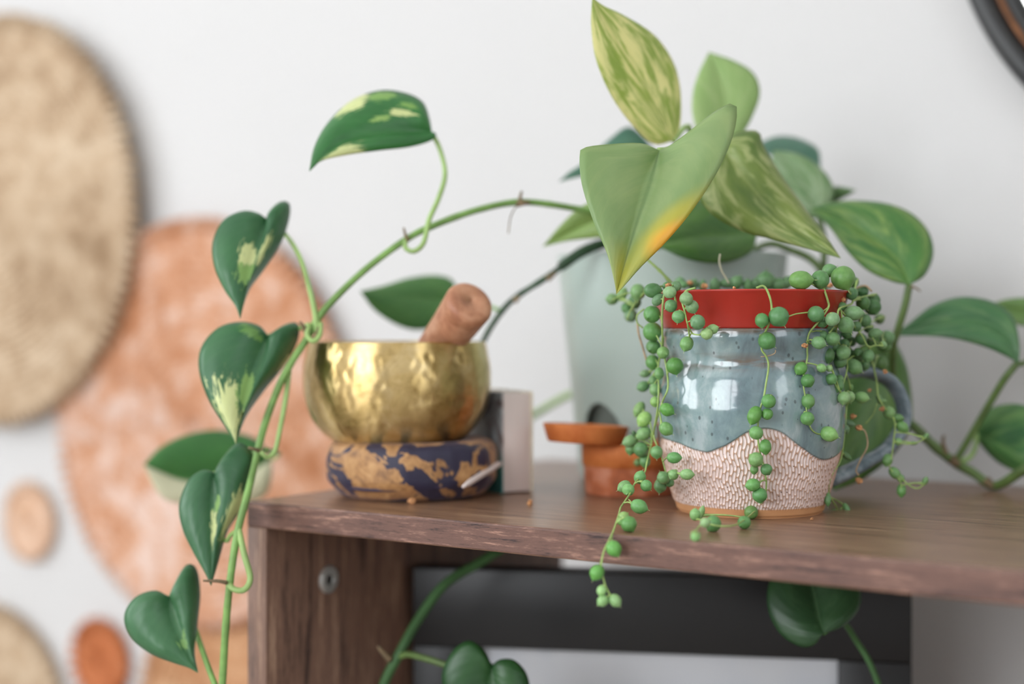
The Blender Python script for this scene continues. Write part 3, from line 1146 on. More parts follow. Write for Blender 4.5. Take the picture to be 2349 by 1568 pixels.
# ------------------------------------------------------------------ pothos
def leaf_mat(name, base, dark, light, noise_amt=0.0, thr=(0.5, 0.6), spots=(), spotcol=None, seed=0.0, vein=0.25, trans=0.22,
             rough=0.38, halfcol=None, freq=9.0, iso=1.6, under=None, veincol=None):
    t = NT(name)
    uv = t.n('ShaderNodeUVMap').outputs[0]
    sep = t.n('ShaderNodeSeparateXYZ')
    t.put(sep.inputs[0], uv)
    s = t.math('MULTIPLY_ADD', sep.outputs['X'], 2.0, -1.0)
    tt = sep.outputs['Y']
    ab = t.math('ABSOLUTE', s)
    sg = t.math('SIGN', s)
    pcoord = t.math('SUBTRACT', tt, t.math('MULTIPLY', ab, 0.45))
    cmb = t.n('ShaderNodeCombineXYZ')
    t.put(cmb.inputs[0], t.math('MULTIPLY', pcoord, freq))
    t.put(cmb.inputs[1], t.math('MULTIPLY', ab, iso))
    t.put(cmb.inputs[2], t.math('MULTIPLY_ADD', sg, 3.0, seed))
    streak = t.noise(cmb.outputs[0], 1.0, 5, 0.62, 0.5)
    cmb3 = t.n('ShaderNodeCombineXYZ')
    t.put(cmb3.inputs[0], t.math('MULTIPLY', t.math('SUBTRACT', tt, t.math('MULTIPLY', ab, 0.15)), 9.0))
    t.put(cmb3.inputs[1], t.math('MULTIPLY', s, 13.0))
    cmb3.inputs[2].default_value = seed + 4
    streak2 = t.noise(cmb3.outputs[0], 1.0, 5, 0.65, 0.6)
    cmb2 = t.n('ShaderNodeCombineXYZ')
    t.put(cmb2.inputs[0], t.math('MULTIPLY', tt, 2.5))
    t.put(cmb2.inputs[1], t.math('MULTIPLY', s, 1.5))
    cmb2.inputs[2].default_value = seed + 11
    soft = t.noise(cmb2.outputs[0], 1.0, 3)
    col = t.mix(t.step(soft, 0.3, 0.7), dark, base)
    if noise_amt > 0:
        col = t.mix(t.math('MULTIPLY', t.step(streak, thr[0], thr[1]), noise_amt), col, light)
    if halfcol is not None:
        col = t.mix(t.step(t.math('ADD', s, t.math('MULTIPLY', t.math('SUBTRACT', streak, 0.5), 0.3)), 0.0, 0.12), col, halfcol)
    # side veins, faint
    vn = t.math('SINE', t.math('MULTIPLY', pcoord, 62.0))
    col = t.mix(t.math('MULTIPLY', t.step(vn, 0.75, 1.0), 0.05), col, light)
    for (s0, t0, rs, rt, colr, soften) in spots:
        a = t.math('DIVIDE', t.math('SUBTRACT', s, s0), rs)
        b = t.math('DIVIDE', t.math('SUBTRACT', tt, t0), rt)
        d = t.math('SQRT', t.math('ADD', t.math('MULTIPLY', a, a), t.math('MULTIPLY', b, b)))
        if soften:
            m = t.math('SUBTRACT', 1.0, t.step(t.math('ADD', d, t.math('MULTIPLY', t.math('SUBTRACT', soft, 0.5), 0.6)), 0.35, 1.1))
        else:
            d2 = t.math('ADD', t.math('MULTIPLY', d, 0.8), t.math('MULTIPLY', t.math('SUBTRACT', streak2, 0.5), 3.2))
            m = t.math('SUBTRACT', 1.0, t.step(d2, 0.75, 0.95))
        col = t.mix(m, col, colr)
    mid = t.math('SUBTRACT', 1.0, t.step(ab, 0.012, 0.05))
    col = t.mix(t.math('MULTIPLY', mid, vein), col, veincol if veincol else light)
    t.set(Base_Color=col, Roughness=rough)
    t.bump(t.math('ADD', t.math('MULTIPLY', vn, 0.2), t.math('MULTIPLY', mid, -0.6)), 0.25, 0.0006)
    tl = t.n('ShaderNodeBsdfTranslucent')
    bright = t.mix(0.25, col, light)
    t.put(tl.inputs['Color'], bright)
    mx = t.n('ShaderNodeMixShader')
    mx.inputs[0].default_value = trans
    t.t.links.new(t.b.outputs[0], mx.inputs[1])
    t.t.links.new(tl.outputs[0], mx.inputs[2])
    t.t.links.new(mx.outputs[0], t.out.inputs[0])
    return t.m


def leaf(L, M_, R, d0, d1, dl, dr, mat, parent, bulge=0.006, label=None, name='leaf', mp=1.35, curl=0.0, wave=0.0, dm=0.0):
    """L, M_, R: pixel outlines from the attachment to the tip (shared ends); d0, d1 depths of both; dl, dr extra depth of each edge"""
    n, k = 34, 9
    Lc = catmull(L, n + 1)
    Rc = catmull(R, n + 1)
    Mc0 = catmull(M_, 200)
    tv = np.linspace(0, 1, n + 1)
    mi = (tv ** mp) * 199
    Mc = np.stack([np.interp(mi, np.arange(200), Mc0[:, j]) for j in (0, 1)], 1)
    ddm = d0 + (d1 - d0) * tv ** mp + dm * np.sin(np.pi * tv)
    env = np.sin(np.pi * np.clip(tv, 0, 1)) ** 0.8
    Lw = [P(Lc[i][0], Lc[i][1], ddm[i] + dl * env[i] + wave * math.sin(9 * tv[i])) for i in range(n + 1)]
    Rw = [P(Rc[i][0], Rc[i][1], ddm[i] + dr * env[i] - wave * math.sin(8 * tv[i] + 1)) for i in range(n + 1)]
    Mw = [P(Mc[i][0], Mc[i][1], ddm[i]) for i in range(n + 1)]
    verts, uvs = [], []
    for i in range(n + 1):
        nl = Vector((0, -1, 0))
        for j in range(-k, k + 1):
            s = j / k
            a = abs(s)
            e = Lw[i] if j < 0 else Rw[i]
            p = Mw[i].lerp(e, a)
            w = (e - Mw[i]).length
            p = p + Vector((0, -1, 0.15)) * (bulge * 4 * a * (1 - a) * min(1, w / 0.02)) + Vector((0, 1, 0)) * (curl * a ** 3)
            verts.append(p)
            uvs.append((s * 0.5 + 0.5, tv[i]))
    faces = []
    c = 2 * k + 1
    for i in range(n):
        for j in range(2 * k):
            faces.append((i * c + j, i * c + j + 1, (i + 1) * c + j + 1, (i + 1) * c + j))
    o = mesh(name, verts, faces, mat, parent)
    ul = o.data.uv_layers.new(name='UVMap')
    li = np.zeros(len(o.data.loops), np.int32)
    o.data.loops.foreach_get('vertex_index', li)
    ul.data.foreach_set('uv', np.array(uvs, np.float32)[li].ravel())
    m = o.modifiers.new('thick', 'SOLIDIFY')
    m.thickness = 0.00045
    m.offset = 0
    if label:
        o['label'] = label
    return o


CREAM = lin(214, 222, 156)
DG, DG2, DGL = lin(64, 116, 72), lin(52, 100, 64), lin(116, 158, 104)
pothos = thing('pothos_plant', 'trailing pothos with heart-shaped variegated leaves growing from the sage green pot', 'plant', SG + Vector((0, 0, 0.14)))


def dgm(name, spots, seed, base=DG, dark=DG2):
    return leaf_mat(name, base, dark, DGL, 0.12, (0.55, 0.75), spots, seed=seed, trans=0.15, rough=0.40, vein=0.12)


# front leaf with the yellowing margin
m = leaf_mat('leaf_fading_green', lin(150, 176, 118), lin(134, 164, 104), lin(178, 194, 130), 0.35, (0.4, 0.75),
             [(0.9, 0.74, 0.9, 0.20, lin(196, 190, 80), True), (0.95, 0.76, 0.60, 0.10, lin(248, 190, 72), True), (0, 1.02, 1.6, 0.3, lin(186, 186, 84), True)],
             seed=2, vein=0.35, trans=0.3, veincol=lin(96, 132, 76))
leaf([(1512, 345), (1470, 329), (1400, 331), (1343, 338), (1330, 352), (1334, 420), (1362, 510), (1392, 580), (1408, 640), (1414, 674)],
     [(1512, 345), (1488, 430), (1458, 520), (1434, 600), (1414, 674)],
     [(1512, 345), (1560, 322), (1618, 272), (1668, 240), (1690, 244), (1682, 310), (1645, 395), (1590, 480), (1530, 552), (1470, 612), (1432, 655), (1414, 674)],
     0.775, 0.742, -0.010, -0.006, m, pothos, 0.004, 'fading green leaf with a yellow-orange margin')
# upper variegated leaf
m = leaf_mat('leaf_cream_marbled', lin(176, 198, 98), lin(158, 184, 90), lin(246, 242, 186), 0.92, (0.40, 0.60), (), seed=5, vein=0.5, trans=0.45, freq=4.5, iso=3.6)
leaf([(1545, 322), (1500, 330), (1455, 292), (1405, 225), (1368, 140), (1356, 60), (1358, -6)],
     [(1545, 322), (1505, 240), (1455, 155), (1400, 70), (1358, -6)],
     [(1545, 322), (1560, 285), (1560, 205), (1543, 140), (1500, 80), (1430, 35), (1385, 14), (1358, -6)],
     0.85, 0.80, -0.012, 0.012, m, pothos, 0.004, 'cream and green marbled leaf pointing up')
# pale leaf behind
m = leaf_mat('leaf_pale_green', lin(172, 202, 132), lin(156, 190, 118), lin(194, 214, 154), 0.5, (0.4, 0.7), (), seed=8, vein=0.2, trans=0.36)
leaf([(1655, 330), (1605, 305), (1588, 262), (1590, 210), (1604, 165), (1626, 120)],
     [(1655, 330), (1665, 260), (1652, 185), (1626, 120)],
     [(1655, 330), (1700, 308), (1728, 262), (1743, 212), (1728, 168), (1685, 140), (1626, 120)],
     0.90, 0.92, -0.004, 0.006, m, pothos, 0.003, 'pale plain green leaf')
# drooping marbled leaf on the right
m = leaf_mat('leaf_olive_marbled', lin(138, 158, 78), lin(98, 128, 58), lin(184, 194, 130), 0.8, (0.47, 0.62), (), seed=13, vein=0.25, trans=0.26, freq=6, iso=3.0)
leaf([(1655, 335), (1690, 305), (1738, 301), (1752, 335), (1790, 398), (1845, 475), (1890, 535), (1928, 592)],
     [(1655, 335), (1700, 400), (1770, 480), (1850, 545), (1928, 592)],
     [(1655, 335), (1605, 400), (1602, 450), (1640, 497), (1712, 534), (1770, 548), (1850, 570), (1928, 592)],
     0.84, 0.80, 0.014, -0.004, m, pothos, 0.005, 'drooping olive and cream marbled leaf')
# leaf under it, its darker green underside showing
m = leaf_mat('leaf_underside_green', lin(92, 136, 62), lin(66, 110, 50), lin(130, 165, 90), 0.4, (0.5, 0.7), (), seed=21, trans=0.2)
leaf([(1738, 530), (1725, 575), (1685, 597), (1635, 604), (1575, 594), (1530, 575), (1506, 560)],
     [(1738, 530), (1670, 540), (1590, 545), (1506, 560)],
     [(1738, 530), (1700, 480), (1640, 455), (1570, 470), (1525, 520), (1506, 560)],
     0.90, 0.86, -0.014, 0.02, m, pothos, 0.004, 'dark green leaf underside at the pot rim')
# dark blue-green leaf behind
m = leaf_mat('leaf_blue_green', lin(82, 126, 104), lin(62, 106, 86), lin(110, 150, 124), 0.3, (0.5, 0.7), (), seed=30, trans=0.1)
leaf([(1740, 330), (1775, 314), (1815, 313), (1852, 325), (1878, 345), (1882, 385)],
     [(1740, 330), (1790, 330), (1840, 345), (1882, 385)],
     [(1740, 330), (1755, 350), (1790, 365), (1840, 380), (1882, 385)],
     0.98, 0.96, 0.01, -0.01, m, pothos, 0.003, 'dark blue-green leaf at the back')
leaf([(1500, 345), (1475, 312), (1440, 291), (1400, 318), (1340, 372), (1306, 395), (1282, 417)],
     [(1500, 345), (1440, 345), (1360, 385), (1282, 417)],
     [(1500, 345), (1470, 375), (1400, 390), (1330, 405), (1282, 417)],
     0.95, 0.92, 0.005, -0.005, m, pothos, 0.003, 'dark blue-green leaf at the back')
m = leaf_mat('leaf_soft_marbled', lin(136, 166, 118), lin(104, 144, 88), lin(176, 196, 158), 0.6, (0.42, 0.66), (), seed=34, trans=0.2)
leaf([(1880, 500), (1905, 468), (1912, 430), (1885, 388), (1835, 355), (1775, 345)],
     [(1880, 500), (1855, 440), (1820, 395), (1775, 345)],
     [(1880, 500), (1830, 500), (1790, 450), (1765, 400), (1775, 345)],
     0.93, 0.94, 0.0, 0.01, m, pothos, 0.004, 'soft grey-green marbled leaf')
m = leaf_mat('leaf_dull_green', lin(118, 148, 100), lin(96, 130, 82), lin(140, 165, 118), 0.3, (0.5, 0.7), (), seed=37, trans=0.2)
leaf([(1885, 470), (1888, 440), (1915, 428), (1940, 430), (1964, 436)],
     [(1885, 470), (1915, 448), (1964, 436)],
     [(1885, 470), (1910, 466), (1938, 452), (1964, 436)],
     0.95, 0.93, 0.0, 0.0, m, pothos, 0.001)
# big leaf at the right
m = leaf_mat('leaf_green_marbled', lin(96, 146, 72), lin(68, 122, 62), lin(150, 178, 100), 0.75, (0.45, 0.66), (), seed=41, trans=0.24, freq=6, vein=0.5)
leaf([(2085, 653), (2045, 645), (1990, 620), (1945, 578), (1908, 528), (1880, 498), (1862, 478)],
     [(2085, 653), (2060, 600), (2005, 550), (1935, 505), (1862, 478)],
     [(2085, 653), (2122, 630), (2141, 580), (2128, 528), (2088, 488), (2030, 466), (1955, 460), (1900, 466), (1862, 478)],
     0.86, 0.90, -0.006, 0.012, m, pothos, 0.005, 'broad green leaf with light green marbling')
m = leaf_mat('leaf_right_dark', lin(82, 130, 82), lin(62, 108, 66), lin(124, 160, 104), 0.6, (0.5, 0.7), (), seed=47, trans=0.18, freq=8)
leaf([(2336, 832), (2305, 815), (2255, 794), (2185, 776), (2120, 770), (2048, 770)],
     [(2336, 832), (2310, 770), (2240, 735), (2150, 740), (2048, 770)],
     [(2336, 832), (2338, 785), (2322, 725), (2275, 691), (2205, 681), (2140, 700), (2085, 742), (2048, 770)],
     0.87, 0.89, -0.008, 0.010, m, pothos, 0.004, 'arched green leaf over the right vine')
m = leaf_mat('leaf_right_light', lin(122, 156, 88), lin(104, 142, 78), lin(150, 176, 110), 0.4, (0.45, 0.7), (), seed=51, trans=0.25)
leaf([(2272, 698), (2310, 686), (2360, 684), (2420, 700), (2470, 740)],
     [(2272, 698), (2340, 715), (2400, 725), (2470, 740)],
     [(2272, 698), (2310, 735), (2360, 750), (2420, 750), (2470, 740)],
     0.925, 0.925, 0.0, -0.005, m, pothos, 0.003)
m = leaf_mat('leaf_right_low', lin(88, 138, 74), lin(58, 104, 62), lin(128, 164, 96), 0.5, (0.45, 0.65), (), seed=55, trans=0.2, vein=0.6)
leaf([(2238, 992), (2250, 955), (2290, 930), (2350, 930), (2410, 970), (2450, 1090)],
     [(2238, 992), (2290, 1020), (2360, 1055), (2450, 1090)],
     [(2238, 992), (2250, 1020), (2290, 1060), (2345, 1086), (2400, 1100), (2450, 1090)],
     0.92, 0.86, 0.006, 0.0, m, pothos, 0.004, 'green leaf cut by the right picture edge')
# big leaf behind the mug handle
m = leaf_mat('leaf_behind_handle', lin(100, 144, 70), lin(72, 116, 54), lin(140, 172, 92), 0.45, (0.45, 0.7), (), seed=60, trans=0.24)
leaf([(2040, 762), (2000, 770), (1945, 830), (1900, 930), (1885, 1030), (1895, 1100), (1915, 1124)],
     [(2040, 762), (2020, 860), (1985, 970), (1945, 1060), (1915, 1124)],
     [(2040, 762), (2062, 800), (2082, 850), (2092, 930), (2085, 990), (2040, 1052), (1975, 1100), (1915, 1124)],
     0.905, 0.872, 0.008, 0.008, m, pothos, 0.004, 'big green leaf hanging behind the mug handle')
m = leaf_mat('leaf_pale_left', lin(152, 182, 102), lin(138, 168, 88), lin(170, 192, 122), 0.4, (0.45, 0.7), (), seed=64, trans=0.35)
leaf([(1440, 500), (1385, 458), (1335, 473), (1290, 512), (1244, 566)],
     [(1440, 500), (1370, 505), (1305, 535), (1244, 566)],
     [(1440, 500), (1420, 540), (1370, 545), (1305, 552), (1244, 566)],
     0.88, 0.90, 0.0, 0.0, m, pothos, 0.003, 'pale green leaf pointing left')
# blurred leaf behind the striker
m = leaf_mat('leaf_behind_striker', lin(104, 154, 88), lin(88, 140, 80), lin(132, 172, 104), 0.4, (0.45, 0.7), (), seed=70, trans=0.24)
leaf([(1052, 690), (1040, 645), (1000, 631), (940, 637), (880, 655), (826, 668)],
     [(1052, 690), (980, 685), (900, 680), (826, 668)],
     [(1052, 690), (1030, 735), (968, 756), (915, 747), (860, 712), (826, 668)],
     1.00, 0.94, 0.004, -0.004, m, pothos, 0.003, 'soft green leaf behind the wooden striker')
# leaves of the left vine
m = dgm('leaf_vine_top', [(-0.88, 0.56, 0.16, 0.09, CREAM, False), (-0.82, 0.40, 0.12, 0.07, lin(130, 172, 90), False), (-0.42, 0.30, 0.08, 0.07, CREAM, False), (-0.3, 0.46, 0.06, 0.06, lin(150, 186, 104), False), (0.85, 0.74, 0.4, 0.13, CREAM, False),
                      (-0.62, 0.24, 0.07, 0.05, lin(130, 172, 90), False)], 80, lin(58, 124, 62), lin(46, 104, 52))
leaf([(990, 303), (984, 268), (968, 232), (925, 212), (868, 208), (805, 232), (752, 282), (722, 335), (710, 392)],
     [(990, 303), (930, 304), (860, 310), (780, 330), (710, 392)],
     [(990, 303), (1001, 308), (990, 322), (940, 337), (862, 346), (785, 357), (735, 370), (710, 392)],
     0.855, 0.82, 0.014, -0.006, m, pothos, 0.006, 'dark green leaf with cream flecks, highest on the vine')
m = dgm('leaf_vine_second', [(-0.15, 0.52, 0.17, 0.11, CREAM, False), (0.35, 0.45, 0.18, 0.09, CREAM, False), (0.4, 0.56, 0.15, 0.05, CREAM, False), (-0.05, 0.66, 0.25, 0.08, lin(140, 180, 100), False)], 84)
leaf([(612, 503), (592, 489), (556, 484), (512, 506), (488, 556), (492, 612), (515, 664), (540, 700), (551, 730)],
     [(612, 503), (596, 560), (572, 640), (551, 730)],
     [(612, 503), (622, 480), (645, 462), (664, 468), (662, 506), (642, 562), (604, 620), (574, 660), (558, 700), (551, 730)],
     0.845, 0.815, -0.004, 0.020, m, pothos, 0.006, 'dark green leaf with two cream flecks')
m = dgm('leaf_vine_third', [(-0.45, 0.80, 0.35, 0.2, CREAM, False), (-0.1, 0.62, 0.12, 0.12, lin(140, 180, 100), False), (-0.5, 0.16, 0.35, 0.05, lin(112, 156, 84), False), (0.92, 0.45, 0.06, 0.06, CREAM, False)], 88)
leaf([(614, 770), (596, 748), (552, 738), (500, 752), (462, 796), (457, 850), (478, 915), (510, 968), (532, 1000), (541, 1018)],
     [(614, 770), (596, 840), (566, 930), (541, 1018)],
     [(614, 770), (636, 756), (660, 742), (684, 743), (682, 782), (652, 838), (606, 895), (568, 948), (550, 988), (541, 1018)],
     0.84, 0.81, -0.004, 0.020, m, pothos, 0.007, 'dark green leaf with a cream streaked tip')
m = dgm('leaf_vine_fourth', [(0.05, 0.60, 0.10, 0.14, CREAM, False), (0.72, 0.58, 0.25, 0.13, CREAM, False), (0.12, 0.42, 0.1, 0.05, lin(140, 180, 100), False)], 92, lin(66, 114, 76), lin(54, 100, 64))
leaf([(492, 1084), (465, 1078), (432, 1102), (411, 1158), (420, 1215), (444, 1266), (470, 1312), (484, 1342)],
     [(492, 1084), (490, 1160), (488, 1250), (484, 1342)],
     [(492, 1084), (515, 1045), (548, 1015), (580, 1040), (583, 1075), (570, 1132), (545, 1180), (520, 1222), (500, 1290), (484, 1342)],
     0.825, 0.80, -0.002, 0.014, m, pothos, 0.006, 'dark green leaf with narrow cream streaks')
m = dgm('leaf_vine_lowest', [(0.0, 0.70, 0.16, 0.06, lin(130, 170, 100), False), (0.12, 0.62, 0.1, 0.04, lin(130, 170, 100), False)], 96, lin(74, 122, 82), lin(58, 106, 66))
leaf([(388, 1368), (355, 1354), (310, 1370), (285, 1412), (300, 1460), (345, 1498), (400, 1520), (432, 1530), (454, 1542)],
     [(388, 1368), (405, 1420), (428, 1480), (454, 1542)],
     [(388, 1368), (405, 1330), (428, 1295), (450, 1303), (459, 1360), (452, 1435), (446, 1495), (454, 1542)],
     0.82, 0.805, -0.004, 0.012, m, pothos, 0.006, 'plain dark green leaf, lowest on the vine')
# blurred half-cream leaf
m = leaf_mat('leaf_half_cream', lin(70, 130, 64), lin(58, 116, 56), lin(112, 158, 90), 0.1, (0.5, 0.7), (), seed=100, trans=0.2, halfcol=lin(224, 222, 190))
leaf([(622, 1052), (592, 1010), (545, 992), (490, 986), (425, 998), (368, 1026), (330, 1066)],
     [(622, 1052), (540, 1092), (430, 1100), (330, 1066)],
     [(622, 1052), (622, 1100), (600, 1142), (520, 1160), (430, 1156), (370, 1138), (330, 1066)],
     1.02, 0.98, 0.01, -0.01, m, pothos, 0.005, 'blurred leaf, half green and half cream')
# leaves below the shelf
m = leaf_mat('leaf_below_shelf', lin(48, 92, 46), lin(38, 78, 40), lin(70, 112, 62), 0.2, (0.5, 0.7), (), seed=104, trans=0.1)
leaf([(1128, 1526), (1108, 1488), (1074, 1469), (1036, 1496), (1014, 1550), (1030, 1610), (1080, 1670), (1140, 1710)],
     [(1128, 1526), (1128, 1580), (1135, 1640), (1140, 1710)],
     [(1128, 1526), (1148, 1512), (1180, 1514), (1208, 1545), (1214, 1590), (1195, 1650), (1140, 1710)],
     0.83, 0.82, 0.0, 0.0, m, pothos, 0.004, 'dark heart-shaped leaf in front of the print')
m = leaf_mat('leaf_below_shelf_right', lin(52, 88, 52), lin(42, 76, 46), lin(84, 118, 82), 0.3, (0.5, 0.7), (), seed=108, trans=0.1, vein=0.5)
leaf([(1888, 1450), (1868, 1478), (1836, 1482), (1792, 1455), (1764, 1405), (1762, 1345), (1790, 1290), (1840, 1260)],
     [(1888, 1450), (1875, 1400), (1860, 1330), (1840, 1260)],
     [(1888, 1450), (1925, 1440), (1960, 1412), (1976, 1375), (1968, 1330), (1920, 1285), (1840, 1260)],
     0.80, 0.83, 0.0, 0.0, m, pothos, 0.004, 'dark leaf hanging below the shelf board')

# stems
M_VINE = simple('vine_green', lin(118, 156, 82), 0.5, 0.2, 60)
M_VINE_D = simple('vine_dark', lin(42, 72, 44), 0.5, 0.2, 60)
M_VINE_O = simple('vine_olive', lin(92, 116, 62), 0.5, 0.2, 60)
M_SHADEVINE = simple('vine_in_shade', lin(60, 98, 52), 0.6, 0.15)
M_NODE = simple('dry_brown_node', lin(122, 104, 78), 0.8, 0.3, 200)
M_PET = simple('petiole_light_green', lin(150, 180, 108), 0.5, 0.12, 60)

tube('vine_stem', [(1540, 590, 0.95), (1450, 530, .91), (1380, 492, .885), (1320, 478, .875), (1200, 463, .865), (1100, 480, .86), (1000, 515, .855), (930, 550, .85), (830, 625, .845), (740, 715, .84), (705, 775, .838),
                   (672, 825, .835), (638, 890, .832), (605, 980, .83), (588, 1050, .825), (566, 1140, .812), (545, 1220, .805), (528, 1330, .80), (517, 1450, .80), (508, 1610, .80)], 0.0018, M_VINE, pothos, 120, 10, 1.0, 0.05)
tube('petiole', [(932, 545, .85), (930, 568, .845), (950, 576, .842), (972, 556, .842), (984, 505, .845), (1006, 455, .85), (1021, 400, .855), (1010, 345, .858), (992, 306, .857)], 0.0013, M_PET, pothos, 48)
tube('petiole', [(728, 768, .838), (722, 715, .838), (708, 655, .84), (688, 590, .843), (655, 538, .86), (612, 505, .852)], 0.0016, M_PET, pothos, 40, taper=0.65)
tube('petiole', [(735, 740, .838), (733, 768, .834), (718, 782, .832), (704, 768, .834), (708, 745, .837), (690, 752, .85), (614, 771, .846)], 0.0013, M_PET, pothos, 40)
tube('petiole', [(663, 850, .836), (655, 915, .834), (642, 985, .83), (630, 1035, .828), (612, 1048, .826), (596, 1036, .826), (560, 1050, .845), (492, 1085, .832)], 0.0014, M_PET, pothos, 48, taper=0.8)
tube('petiole', [(546, 1205, .806), (560, 1270, .80), (574, 1325, .798), (560, 1352, .796), (535, 1350, .797), (522, 1333, .80)], 0.0015, M_PET, pothos, 40)
tube('petiole', [(545, 1215, .806), (528, 1228, .812), (520, 1240, .815), (500, 1230, .82)], 0.0011, M_PET, pothos, 16)
tube('petiole', [(505, 1600, .80), (478, 1530, .805), (455, 1465, .82), (430, 1400, .835), (389, 1368, .828)], 0.0014, M_VINE, pothos, 30)
tube('petiole', [(610, 1030, .83), (640, 1040, .93), (622, 1052, 1.02)], 0.0012, M_PET, pothos, 16)
# second, dark vine going down behind the bowl
tube('vine_stem', [(1500, 545, .93), (1400, 555, .915), (1340, 575, .905), (1285, 612, .90)], 0.0031, M_VINE_D, pothos, 30, 10, 0.9, 0.05)
tube('vine_stem', [(1290, 610, .90), (1240, 645, .90), (1185, 680, .905), (1150, 715, .91), (1112, 775, .92), (1085, 850, .94), (1085, 950, .95)], 0.0017, M_VINE_D, pothos, 50, 10, 0.9, 0.08)
tube('petiole', [(1150, 712, .912), (1110, 700, .96), (1052, 690, 1.002)], 0.0012, M_VINE, pothos, 16)
tube('petiole', [(1360, 890, 1.07), (1300, 908, 1.08), (1230, 948, 1.08), (1170, 985, 1.04), (1140, 1000, 1.02)], 0.0022, M_PET, pothos, 24)
# crown stems
tube('petiole', [(1545, 322, .85), (1580, 290, .87), (1590, 380, .89), (1600, 520, .92), (1590, 600, .95)], 0.0015, M_PET, pothos, 30)
tube('petiole', [(1512, 345, .776), (1545, 350, .83), (1580, 420, .88), (1600, 560, .93)], 0.0015, M_PET, pothos, 30)
tube('petiole', [(1655, 330, .90), (1640, 430, .92), (1620, 590, .95)], 0.0015, M_PET, pothos, 20)
tube('petiole', [(1655, 335, .842), (1650, 400, .89), (1630, 590, .94)], 0.0015, M_PET, pothos, 20)
tube('petiole', [(1738, 530, .902), (1720, 560, .93), (1700, 600, .96)], 0.0014, M_PET, pothos, 14)
tube('petiole', [(1740, 330, .98), (1720, 450, .98), (1690, 590, .98)], 0.0014, M_PET, pothos, 14)
tube('petiole', [(1500, 345, .95), (1540, 450, .96), (1580, 590, .97)], 0.0014, M_PET, pothos, 14)
tube('petiole', [(1440, 500, .88), (1480, 530, .92), (1530, 590, .95)], 0.0014, M_PET, pothos, 14)
tube('vine_stem', [(1680, 600, .96), (1760, 560, .94), (1810, 572, .93), (1862, 596, .925), (1890, 640, .92), (1900, 760, .925)], 0.0021, M_VINE_O, pothos, 34, 10)
tube('vine_stem', [(1880, 500, .932), (1890, 560, .93), (1888, 640, .925)], 0.0019, M_VINE_O, pothos, 16, 10)
tube('petiole', [(1885, 470, .95), (1882, 520, .935)], 0.0012, M_VINE_O, pothos, 8)
# right side vines
tube('petiole', [(2086, 652, .86), (2076, 700, .862), (2060, 755, .866), (2048, 800, .872), (2050, 880, .895), (2070, 960, .905), (2095, 975, .905)], 0.0019, M_VINE_O, pothos, 50, taper=1.1)
tube('vine_stem', [(1900, 760, .925), (1960, 850, .935), (2030, 930, .925), (2090, 972, .905), (2140, 1020, .90), (2190, 1060, .90), (2232, 1084, .90), (2272, 1112, .895), (2300, 1108, .885), (2352, 1076, .87), (2420, 1050, .86)], 0.0026, M_VINE_O, pothos, 70, 10, 1.0, 0.06)
tube('petiole', [(2192, 1058, .90), (2225, 1002, .895), (2270, 925, .885), (2305, 868, .875), (2334, 832, .871)], 0.0019, M_VINE_O, pothos, 40)
tube('petiole', [(2200, 1060, .90), (2225, 1048, .905), (2238, 1022, .912), (2240, 992, .92)], 0.0014, M_PET, pothos, 20)
tube('petiole', [(2334, 832, .872), (2350, 832, .88), (2400, 800, .90), (2420, 760, .92)], 0.0015, M_VINE_O, pothos, 20)
tube('petiole', [(2048, 800, .872), (2042, 785, .89), (2040, 762, .905)], 0.0013, M_VINE_O, pothos, 10)
# vines below the shelf
tube('vine_stem', [(1180, 1240, .90), (1100, 1290, .89), (1020, 1340, .88), (960, 1420, .87), (915, 1500, .86), (880, 1570, .86), (850, 1680, .86)], 0.0026, M_SHADEVINE, pothos, 40, 10)
tube('petiole', [(905, 1512, .862), (935, 1500, .855), (985, 1512, .845), (1050, 1530, .838), (1128, 1527, .832)], 0.0017, M_VINE_O, pothos, 30)
tube('petiole', [(1888, 1450, .802), (1930, 1425, .82), (1965, 1470, .83), (2000, 1530, .83), (2040, 1640, .83)], 0.0016, M_SHADEVINE, pothos, 30)
# brown sheaths at the nodes and aerial roots
for pts, r in (([(702, 762, .836), (697, 750, .834), (688, 738, .832)], 0.0016), ([(598, 1034, .826), (585, 1030, .822), (570, 1026, .820)], 0.0014),
               ([(520, 1336, .797), (500, 1332, .794), (466, 1331, .792)], 0.0012), ([(936, 552, .848), (930, 538, .846), (926, 522, .844)], 0.0012),
               ([(1198, 464, .863), (1193, 455, .861), (1197, 438, .860)], 0.0013), ([(1185, 468, .862), (1215, 464, .862)], 0.0020),
               ([(1255, 640, .898), (1275, 625, .897)], 0.0022), ([(1180, 690, .903), (1192, 680, .902)], 0.0021),
               ([(2170, 1040, .898), (2163, 1015, .897), (2165, 998, .896)], 0.0018), ([(2262, 1100, .893), (2280, 1118, .89)], 0.0032),
               ([(2180, 1052, .898), (2200, 1066, .898)], 0.0036), ([(895, 1512, .857), (880, 1498, .855), (868, 1482, .853)], 0.0022),
               ([(2086, 655, .859), (2100, 660, .858), (2112, 668, .858)], 0.0008)):
    tube('node_sheath', pts, r, M_NODE, pothos, 8, 8, 0.5)
tube('aerial_root', [(1188, 468, .862), (1172, 495, .862), (1166, 535, .862)], 0.0004, M_NODE, pothos, 12, 6)
tube('aerial_root', [(732, 748, .836), (724, 765, .833), (718, 776, .832)], 0.0006, M_NODE, pothos, 12, 6)

# ------------------------------------------------------------------ string of pearls
pearls = thing('string_of_pearls', 'string-of-pearls succulent trailing bead-like leaves over the mug and shelf edge', 'plant', MUG + Vector((0, 0, zt)))


